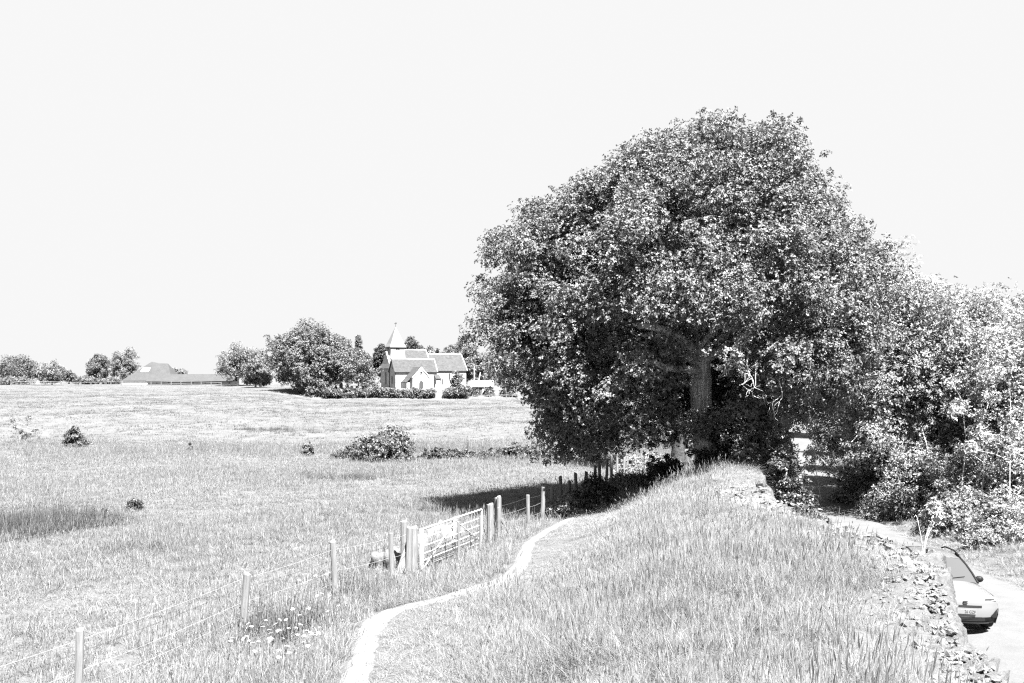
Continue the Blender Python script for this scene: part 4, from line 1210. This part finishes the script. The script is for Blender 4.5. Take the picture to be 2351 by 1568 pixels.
# stakes, posts
def stake(lb, x, y, h, r0, seed, mat=M_timber, name='stake', group='timber posts and stakes around the gate', lean=(0, 0), cat='stake'):
    o = ob(name, post_mesh(r0, h, seed, mat), None, (x, y, G(x, y)), (lean[0], lean[1], 0))
    return tag(o, lb, cat, group)
p_ = GA + gw * gl * .42 + gnv * .3; stake('pale stake standing in front of the middle of the gate', p_[0], p_[1], 1.12, .035, 11)
p_ = GA + gw * gl * .80 + gnv * .3; stake('pale stake before the right part of the gate', p_[0], p_[1], 1.05, .035, 12)
stake('big gatepost on the left of the gate, the farther of the pair', -2.9, 26.75, 1.38, .1, 13, name='gatepost', cat='gatepost')
stake('big gatepost on the left of the gate, the nearer of the pair', -2.62, 26.35, 1.27, .12, 14, name='gatepost', cat='gatepost')
stake('square-topped timber gatepost at the right end of the gate', -.68, 30.95, 1.25, .11, 15, name='gatepost', cat='gatepost')
stake('slim pale stake just right of the gate end post', -.42, 30.8, 1.1, .035, 16)
stake('thick pale straining post right of the gate', -.46, 32.6, 1.35, .12, 17, name='straining_post', cat='post')
MB().tube([(-.36, 32.5, G(-.4, 32.5) + .65), (.05, 31.9, G(0, 31.9) - .05)], [.06, .06], 8).build('brace_timber', M_timberdark)
tag(bpy.data.objects['brace_timber'], 'dark slanting timber brace against the straining post', 'brace')
pk = MB().box((-.09, -.02, 0), (.09, .02, 1.25)).build('plank', M_timber, None, loc=(-3.02, 25.9, G(-3.0, 25.9) - .1), rot=(R(-14), R(24), R(20)))
tag(pk, 'pale plank leaning on the left gatepost', 'plank')
# sheeted heaps behind the gate
def heap(lb, x, y, rx, ry, h, seed, rz):
    q = np.random.default_rng(seed)
    nu, nv_ = 40, 16
    th = np.linspace(0, 2 * np.pi, nu, endpoint=False)
    V, Fc = [], []
    W1 = q.standard_normal((6, 3)) * 3; ph = q.uniform(0, 6, 6)
    for a in range(nv_):
        el = (a / (nv_ - 1)) * math.pi / 2
        for t_ in th:
            d_ = np.array([math.cos(t_) * math.cos(el) ** .7, math.sin(t_) * math.cos(el) ** .7, math.sin(el)])
            nz = 1 + .2 * np.cos(W1 @ d_ + ph).sum() / 2 + .07 * math.sin(9 * t_ + 3 * el) + .05 * math.sin(17 * t_ - 7 * el)
            V.append((d_[0] * rx * nz, d_[1] * ry * nz, d_[2] * h * nz - .1))
    for a in range(nv_ - 1):
        for b in range(nu):
            Fc.append((a * nu + b, a * nu + (b + 1) % nu, (a + 1) * nu + (b + 1) % nu, (a + 1) * nu + b))
    Fc.append(tuple(range((nv_ - 1) * nu, nv_ * nu)))
    o = ob('sheeted_heap', mesh('sheeted_heap', V, Fc, M_tarp, True), None, (x, y, G(x, y)), (0, 0, rz))
    tag(o, lb, 'heap', 'pale sheeted heaps behind the gate')
heap('pale sheeted heap behind the left part of the gate', -2.9, 29.3, .7, .5, .7, 1, .8)
heap('long pale sheeted heap behind the right part of the gate', -2.1, 31.6, .9, .5, .85, 2, 1.2)
heap('pale sheeted heap slumped left of the gatepost', -3.35, 27.3, 1.0, .42, .55, 3, 1.15)

# ------------------------------------------------------------------ white umbels beside the path
r = np.random.default_rng(44)
um_v, um_f, b = [], [], 0
for q in range(38):
    a = r.uniform(0, 6.283); rr = .05 * math.sqrt(r.random())
    c = np.array([math.cos(a) * rr, math.sin(a) * rr, .008 - rr * rr * 3 + r.normal(0, .003)])
    s_ = r.uniform(.006, .012); a2 = r.uniform(0, 1.5)
    for z_ in range(4):
        um_v.append(c + np.array([math.cos(a2 + z_ * 1.571) * s_, math.sin(a2 + z_ * 1.571) * s_, 0]))
    um_f.append((b, b + 1, b + 2, b + 3)); b += 4
umbel = mesh('flower_head', np.array(um_v), np.array(um_f), M_flower)
V, Fc = tube([(0, 0, -.55), (.01, 0, -.25), (0, 0, 0)], [.006, .005, .003], 5)
ustem = mesh('stem', V, Fc, M_stem)
UW = []
for (u, v, su, sv, n_) in [(690, 1490, 60, 40, 26), (600, 1480, 50, 26, 12), (640, 1545, 70, 18, 12), (740, 1400, 40, 50, 12), (545, 1520, 25, 12, 6)]:
    for q in range(n_): UW.append((u + r.normal(0, su * .55), v + r.normal(0, sv * .6)))
for u, v in UW:
    x, y, z = spot(u, v + 25)
    if abs(x - path_x(y)) < .4: continue
    h = r.uniform(.45, .75)
    t = thing('cow_parsley', 'white-flowered cow parsley standing in the grass left of the path', 'flower', (x, y, z + h), r.uniform(0, 6), 'cow parsley beside the footpath')
    t.scale = (.8, .8, .8)
    ob('flower_head', umbel, t, rot=(r.normal(0, .3), r.normal(0, .3), 0)); ob('stem', ustem, t)

# ------------------------------------------------------------------ ruined flint wall
RW = thing('ruined_wall', 'crumbling pale flint wall core along the right edge of the bank', 'wall', (6.5, 18, 0))
o0 = np.array([6.5, 18, 0.0])
# rubble core: the broken outer face and top lip
ys = np.arange(7, 31.5, .16); ts = np.linspace(0, 1, 20)
YY, TT = np.meshgrid(ys, ts, indexing='ij')
xe = edge_x(YY)
lip = np.interp(TT, [0, .25, .4, 1], [-.75, -.15, .12, .62])
XX = xe + lip
top = zg(np.minimum(XX, xe - .28), YY) - .06
ZZ = np.interp(TT, [0, .25, .4, 1], [0, 0, 0, 1])
cr_ = .5 * np.sin(YY * 2.7) * np.sin(YY * 1.13 + 1) + .35 * np.sin(YY * 5.1 + 2)
noi = .07 * np.sin(XX * 9 + YY * 7) * np.sin(YY * 11 - XX * 3) + .04 * np.sin(XX * 17 + 1) * np.sin(YY * 19)
ZZ = (top + .05 + .07 * cr_ * sst(TT, .0, .25) - .3 * sst(.15 - TT, 0, .15)) * (1 - ZZ) + (-.2) * ZZ + noi * sst(TT, .05, .3)
XX = XX + noi * 1.5
V = np.stack([XX, YY, ZZ], -1).reshape(-1, 3) - o0
k_ = len(ts); i = (np.arange(len(ys) - 1)[:, None] * k_ + np.arange(k_ - 1)[None, :]).ravel()
ob('rubble_core', mesh('rubble_core', V, np.stack([i, i + k_, i + k_ + 1, i + 1], -1), M_core, False), RW)
def stone_mesh(seed):
    q = np.random.default_rng(seed)
    import bmesh
    bm = bmesh.new()
    s3_ = q.uniform(.6, 1.2, 3); s3_[2] *= .6
    for d_ in unit(q.standard_normal((15, 3))):
        f = q.uniform(.75, 1.1)
        bm.verts.new((d_[0] * s3_[0] * f, d_[1] * s3_[1] * f, d_[2] * s3_[2] * f))
    hull = bmesh.ops.convex_hull(bm, input=bm.verts)
    bmesh.ops.delete(bm, geom=[g_ for g_ in set(hull['geom_interior'] + hull['geom_unused']) if isinstance(g_, bmesh.types.BMVert)], context='VERTS')
    me = bpy.data.meshes.new('stone'); bm.to_mesh(me); bm.free(); me.materials.append(M_flint)
    return me
SM = [stone_mesh(500 + q) for q in range(8)]
r = np.random.default_rng(61)
ST = []
def stones(n, fx, fy, smin, smax):
    for q in range(n):
        y = fy(); x = fx(y); s_ = r.uniform(smin, smax) * (1 if r.random() < .8 else 1.6)
        ST.append((x, y, s_))
stones(84, lambda y: 6.15 + r.normal(0, .38), lambda: r.normal(26.2, 1.3), .06, .15)
stones(92, lambda y: edge_x(y) - abs(r.normal(0, .42)) + .12, lambda: r.uniform(15.6, 21), .04, .11)
stones(54, lambda y: edge_x(y) - abs(r.normal(0, .32)) + .08, lambda: r.uniform(12.2, 15.8), .035, .09)
stones(26, lambda y: edge_x(y) - abs(r.normal(0, .5)) + .1, lambda: r.uniform(10.2, 12.3), .03, .08)
stones(40, lambda y: edge_x(y) - abs(r.normal(0, .15)) + .1, lambda: r.uniform(21, 30), .06, .14)
for x, y, s_ in ST:
    z = G(min(x, float(edge_x(y)) - .28), y)
    ob('stone', SM[r.integers(0, 8)], RW, Vector((x, y, z + s_ * .12)) - Vector(o0), (r.normal(0, .4), r.normal(0, .4), r.uniform(0, 6)), (s_, s_, s_))
RB = []
def rubble(n, fx, fy, smin, smax):
    for q in range(n):
        y = fy(); x = fx(y); s_ = r.uniform(smin, smax)
        z = G(min(x, float(edge_x(y)) - .28), y) + s_ * .1
        me = SM[r.integers(0, 8)]
        co = np.empty(len(me.vertices) * 3, np.float32); me.vertices.foreach_get('co', co)
        Rm = np.array(Euler((r.normal(0, .5), r.normal(0, .5), r.uniform(0, 6))).to_matrix())
        V_ = co.reshape(-1, 3) * s_ @ Rm.T + np.array([x, y, z]) - o0
        RB.append((V_, [tuple(p.vertices) for p in me.polygons]))
rubble(380, lambda y: edge_x(y) - abs(r.normal(0, .65)) + .05, lambda: r.uniform(14.5, 21.5), .03, .085)
rubble(300, lambda y: 6.1 + r.normal(0, .5), lambda: r.normal(26.3, 1.5), .03, .1)
rubble(300, lambda y: edge_x(y) - abs(r.normal(0, .45)) + .1, lambda: r.uniform(10, 14.8), .025, .07)
rubble(120, lambda y: edge_x(y) - abs(r.normal(0, .3)) + .1, lambda: r.uniform(21, 31), .03, .09)
for q in range(520):                              # stones on the broken lane-side face
    y = r.uniform(8, 31); h_ = r.random()
    xe_ = float(edge_x(y)); zt_ = G(xe_ - .28, y); s_ = r.uniform(.05, .14)
    co = np.empty(len(SM[q % 8].vertices) * 3, np.float32); SM[q % 8].vertices.foreach_get('co', co)
    Rm = np.array(Euler((r.normal(0, .5), r.normal(0, .5), r.uniform(0, 6))).to_matrix())
    RB.append((co.reshape(-1, 3) * s_ @ Rm.T + np.array([xe_ + .14 + .5 * h_, y, (zt_ - .05) * (1 - h_)]) - o0, [tuple(p.vertices) for p in SM[q % 8].polygons]))
mb = MB()
for V_, f_ in RB: mb.add(V_, f_)
tag(mb.build('rubble', M_flint, RW), kind='stuff')
bx = at(1872, 1193, 27.6)
o = ob('boulder', SM[3], None, (8.1, 26.6, G(8.1, 26.6) + .1), (0, .1, .4), (.6, .45, .55))
tag(o, 'smooth pale boulder at the foot of the dark scrub', 'boulder')
for lb, u, v, s_ in [('half-buried white stone beside the upper footpath', 1385, 1172, .16), ('flat white stone lying right of the footpath bend', 1390, 1240, .13), ('small white stone at the top of the footpath', 1362, 1160, .12)]:
    x, y, z = spot(u, v)
    tag(ob('path_stone', SM[r.integers(0, 8)], None, (x, y, z), (0, 0, r.uniform(0, 6)), (s_ * 1.6, s_, s_ * .6)), lb, 'stone', 'loose stones by the footpath')

# pale dead weed stalk at the wall edge
wx, wy, _ = at(2132, 1235, 18.6)
wz = G(min(wx, 7.0), wy)
wd = thing('weed_stalk', 'pale branching dead weed stalk rising from the wall top', 'weed', (wx - .1, wy, wz))
out = []
tip = np.array(at(2150, 1185, 18.6)) - np.array([wx - .1, wy, wz])
for ex, ez, cv in [(.0, 0, .05), (.1, .02, .04), (-.07, -.05, -.02), (-.42, -.02, .18)]:
    e = tip + np.array([ex, 0, ez])
    Pl = [np.zeros(3), e * np.array([.25, 1, .5]), e * np.array([.75, 1, .9 + cv]), e]
    Pd, rd = dense(np.array(Pl), np.array([.009, .008, .006, .004]), 9)
    out.append(tube(Pd, rd, 5))
V, Fc = join(out); ob('stem', mesh('stem', V, Fc, M_deadwood, True), wd)
pods = np.stack([r.normal(tip[0], .07, 26), r.normal(0, .04, 26), r.normal(tip[2] + .05, .1, 26)], -1)
V, Fc = foliage(pods, np.full(26, .03), 3, .06, r, rosette=3); tag(ob('seed_head', mesh('seed_head', V, Fc, M_deadwood), wd), kind='stuff')
# small white marker post at the lane side
x, y, z = spot(1876, 1168)
tag(ob('marker_post', post_mesh(.06, .9, 71, M_white), None, (12.1, 40.5, G(12.1, 40.5))), 'small white marker post beside the lane behind the scrub', 'post')

# ------------------------------------------------------------------ car
CAR = thing('parked_car', 'pale parked car half hidden behind the ruined wall', 'car', (11.25, 24.75, .06), R(-5))
CAR.rotation_euler = (0, R(2.2), R(-5))
prof = [(.34, .19, .76, .30, 0), (.12, .22, .84, .34, 0), (.03, .30, .87, .34, 0), (.0, .42, .89, .34, 0), (.0, .56, .9, .34, .01), (.03, .66, .9, .34, .02), (.05, .74, .895, .33, .02),
        (.07, .82, .885, .32, .02), (.11, .875, .87, .31, .03), (.2, .915, .85, .29, .05), (.5, .985, .83, .22, .08), (.85, 1.04, .81, .14, .10), (1.2, 1.085, .79, .08, .11)]
T = np.linspace(-1, 1, 21)
def body_pt(p, t):
    d_, z_, w_, bow, drop = p
    return (w_ * t, d_ + bow * abs(t) ** 3, z_ - drop * abs(t) ** 3)
def grid(rows):
    nr, nc = len(rows), len(rows[0])
    V = [p for row in rows for p in row]
    return V, [(a * nc + b, a * nc + b + 1, (a + 1) * nc + b + 1, (a + 1) * nc + b) for a in range(nr - 1) for b in range(nc - 1)]
V, Fc = grid([[body_pt(p, t) for t in T] for p in prof[3:10]])
ob('bumper', mesh('bumper', V, Fc, M_paint, True), CAR)
V, Fc = grid([[body_pt(p, t) for t in T] for p in prof[:4]])
ob('lower_bumper', mesh('lower_bumper', V, Fc, M_black, True), CAR)
V, Fc = grid([[body_pt(p, t) for t in T] for p in prof[9:]])
ob('bonnet', mesh('bonnet', V, Fc, M_paint, True), CAR)
# flanks
for sx in (-1, 1):
    rows = []
    for d_ in (0, .06, .12, .25, .5, .8, 1.2, 1.7, 2.5, 3.3, 3.9, 4.25):
        if d_ <= 1.2:
            zt = np.interp(d_, [0, .06, .2, .5, .85, 1.2], [.6, .8, .87, .9, .935, .97])
            bo = .34 if d_ < .3 else np.interp(d_, [.3, 1.2], [.34, .08])
        else: zt, bo = np.interp(d_, [1.2, 4.25], [.97, 1.05]), .08
        wt = np.interp(d_, [0, .3, 1.2, 3.5, 4.25], [.88, .87, .8, .8, .72])
        row = [(sx * .86, d_ + bo, .22), (sx * .92, d_ + bo, .45), (sx * .92, d_ + bo, min(.7, zt)), (sx * wt, d_ + bo, zt)]
        rows.append(row)
    V, Fc = grid(rows); ob('side_panel', mesh('side_panel', V, Fc, M_paint, True), CAR)
    for d_ in (.92, 3.5):
        wh = ob('wheel', None, CAR) if False else None
        ty = MB()
        th = np.linspace(0, 2 * np.pi, 28, endpoint=False)
        prf = [(.86, .24), (.93, .31), (.935, .33), (.92, .335), (.74, .335), (.7, .3)]
        V = [(sx * a, d_ + b_ * math.cos(q), .335 + b_ * math.sin(q)) for a, b_ in prf for q in th]
        Fc = [(a * 28 + b_, a * 28 + (b_ + 1) % 28, (a + 1) * 28 + (b_ + 1) % 28, (a + 1) * 28 + b_) for a in range(5) for b_ in range(28)]
        wo_ = ob('wheel', mesh('wheel', V, Fc, M_tyre, True), CAR)
        rim = MB()
        for q in range(5):
            a = q * 2 * math.pi / 5
            rim.tube([(sx * .925, d_, .335), (sx * .915, d_ + .23 * math.cos(a), .335 + .23 * math.sin(a))], [.05, .035], 6)
        rim.build('rim', M_alloy, wo_)
    for nme, pts, mt in [('side_window', [(.76, 1.42, 1.0), (.77, 3.3, 1.05), (.63, 3.1, 1.5), (.62, 2.15, 1.52)], M_glass), ('mirror', None, M_black)]:
        if pts:
            MB().slab([(sx * a, b_, c) for a, b_, c in (pts if sx > 0 else pts[::-1])], .012).build(nme, mt, CAR)
        else:
            V, Fc = [], []
            import bmesh
            bm = bmesh.new(); bmesh.ops.create_icosphere(bm, subdivisions=2, radius=1)
            for v in bm.verts: v.co = Vector((sx * (.94 + v.co.x * .11), 1.72 + v.co.y * .08, 1.06 + v.co.z * .085))
            me = bpy.data.meshes.new('mirror'); bm.to_mesh(me); bm.free(); me.materials.append(mt)
            ob('mirror', me, CAR)
            MB().tube([(sx * .76, 1.62, 1.0), (sx * .9, 1.7, 1.03)], [.03, .03], 6).build('mirror_arm', mt, CAR)
tt = np.linspace(-1, 1, 13)
def arc(d_, z_, w_, bow, cr__): return [(w_ * q, d_ + bow * q * q, z_ - cr__ * q * q) for q in tt]
V, Fc = grid([arc(1.22, 1.075, .78, .16, .06), arc(1.5, 1.26, .73, .15, .06), arc(1.8, 1.43, .67, .13, .06), arc(2.06, 1.545, .61, .1, .06)])
ob('windscreen', mesh('windscreen', V, Fc, M_glass, True), CAR)
V, Fc = grid([arc(2.06, 1.55, .615, .1, .06), arc(2.5, 1.6, .62, .05, .06), arc(3.2, 1.6, .62, 0, .06), arc(3.75, 1.54, .6, -.05, .06), arc(4.2, 1.1, .7, -.1, .03), arc(4.3, .3, .75, -.1, 0)])
ob('roof', mesh('roof', V, Fc, M_paint, True), CAR)
for sx in (-1, 1):
    MB().tube([(sx * .785, 1.36, 1.02), (sx * .735, 1.64, 1.21), (sx * .675, 1.93, 1.38), (sx * .62, 2.16, 1.49), (sx * .62, 2.6, 1.56)], [.026, .026, .026, .032, .032], 8).build('pillar', M_black, CAR)
    MB().tube([(sx * .6, 2.3, 1.57), (sx * .61, 2.7, 1.63), (sx * .61, 3.4, 1.61), (sx * .6, 3.65, 1.54)], [.022] * 4, 6).build('roof_rail', M_black, CAR)
    # headlamp wedge wrapped round the corner
    rows = []
    for q in np.linspace(.62, .97, 7) * sx:
        a = body_pt((.065, .80, .888, .325, .02), q); b_ = body_pt((.125, .882, .868, .31, .03), q)
        h_ = np.interp(abs(q), [.62, .97], [.35, 1])
        m_ = tuple(b_[j] + (a[j] - b_[j]) * h_ for j in range(3))
        rows.append([(b_[0] * 1.006, b_[1] - .02, b_[2] + .004), (m_[0] * 1.006, m_[1] - .02, m_[2])])
    V, Fc = grid(rows); ob('headlamp', mesh('headlamp', V, Fc, M_chrome, True), CAR)
    rows = [[(x_ * 1.006, y_ - .012, z_) for x_, y_, z_ in (body_pt((.0, zt_, .893, .34, 0), q * sx), body_pt((.0, zb__, .893, .34, 0), q * sx))] for q, zt_, zb__ in [(.74, .45, .44), (.82, .5, .4), (.9, .56, .39), (.97, .6, .38)]]
    V, Fc = grid(rows); ob('air_intake', mesh('air_intake', V, Fc, M_black, True), CAR)
    rows = [[(x_ * 1.004, y_ - .014, z_) for x_, y_, z_ in (body_pt((.09, .868, .872, .31, .03), q * sx), body_pt((.075, .85, .878, .315, .025), q * sx))] for q in (.58, .75, .9)]
    V, Fc = grid(rows); ob('lamp_trim', mesh('lamp_trim', V, Fc, M_ink, True), CAR)
def front_strip(name, q0, q1, z0, z1, mat, off=.012, taper=0.0, parent=CAR):
    rows = []
    for q in np.linspace(q0, q1, 9):
        e = 1 - taper * max(0, abs(q) / max(abs(q0), abs(q1)) - .8) * 5
        pz = [np.interp(z_, [p[1] for p in prof], [p[0] for p in prof]) for z_ in (z0, z1)]
        zc_ = (z0 + z1) / 2
        rows.append([(.893 * q, pz[1] + .34 * abs(q) ** 3 - off, zc_ + (z1 - zc_) * e), (.893 * q, pz[0] + .34 * abs(q) ** 3 - off, zc_ + (z0 - zc_) * e)])
    V, Fc = grid(rows); return ob(name, mesh(name, V, Fc, mat, True), parent)
front_strip('grille_slot', -.46, .46, .655, .705, M_black)
front_strip('lower_grille', -.62, .62, .30, .425, M_black, .014, .5)
for z_ in (.335, .37, .4):
    front_strip('grille_bar', -.55, .55, z_, z_ + .01, M_alloy, .02)
front_strip('chin', -.72, .72, .245, .285, M_alloy, .012)
pl = MB().box((-.26, -.035, .50), (.26, -.015, .611)).build('number_plate', M_plate, CAR)
fc = bpy.data.curves.new('lettering', 'FONT')
fc.body = '26 GZF'; fc.size = .105; fc.align_x = 'RIGHT'; fc.extrude = .001; fc.materials.append(M_ink)
tmp = bpy.data.objects.new('lettering', fc)
C.objects.link(tmp)
bpy.context.view_layer.update()
lm = bpy.data.meshes.new_from_object(tmp.evaluated_get(bpy.context.evaluated_depsgraph_get()))
bpy.data.objects.remove(tmp)
ob('lettering', lm, pl, (.235, -.037, .519), (R(90), 0, 0), (.82, 1, 1))
# emblem: two stacked rounded bars, cut like a letter S
em = MB()
for sgn, zc_ in ((1, .79), (-1, .745)):
    pts = [(-.05, -.018), (.03, -.018), (.05, -.008), (.05, .018), (-.03, .018), (-.05, .008)]
    pts = [(a * 1.0, 0, zc_ + b_) for a, b_ in (pts if sgn > 0 else [(-a, -b_) for a, b_ in pts])]
    em.prism(pts, (0, .02, 0), (0, .055, 0))
em.build('emblem', M_iron, CAR)
MB().tube([(-.1, 1.23, 1.11), (.45, 1.38, 1.17)], [.012, .008], 6).build('wiper', M_black, CAR)
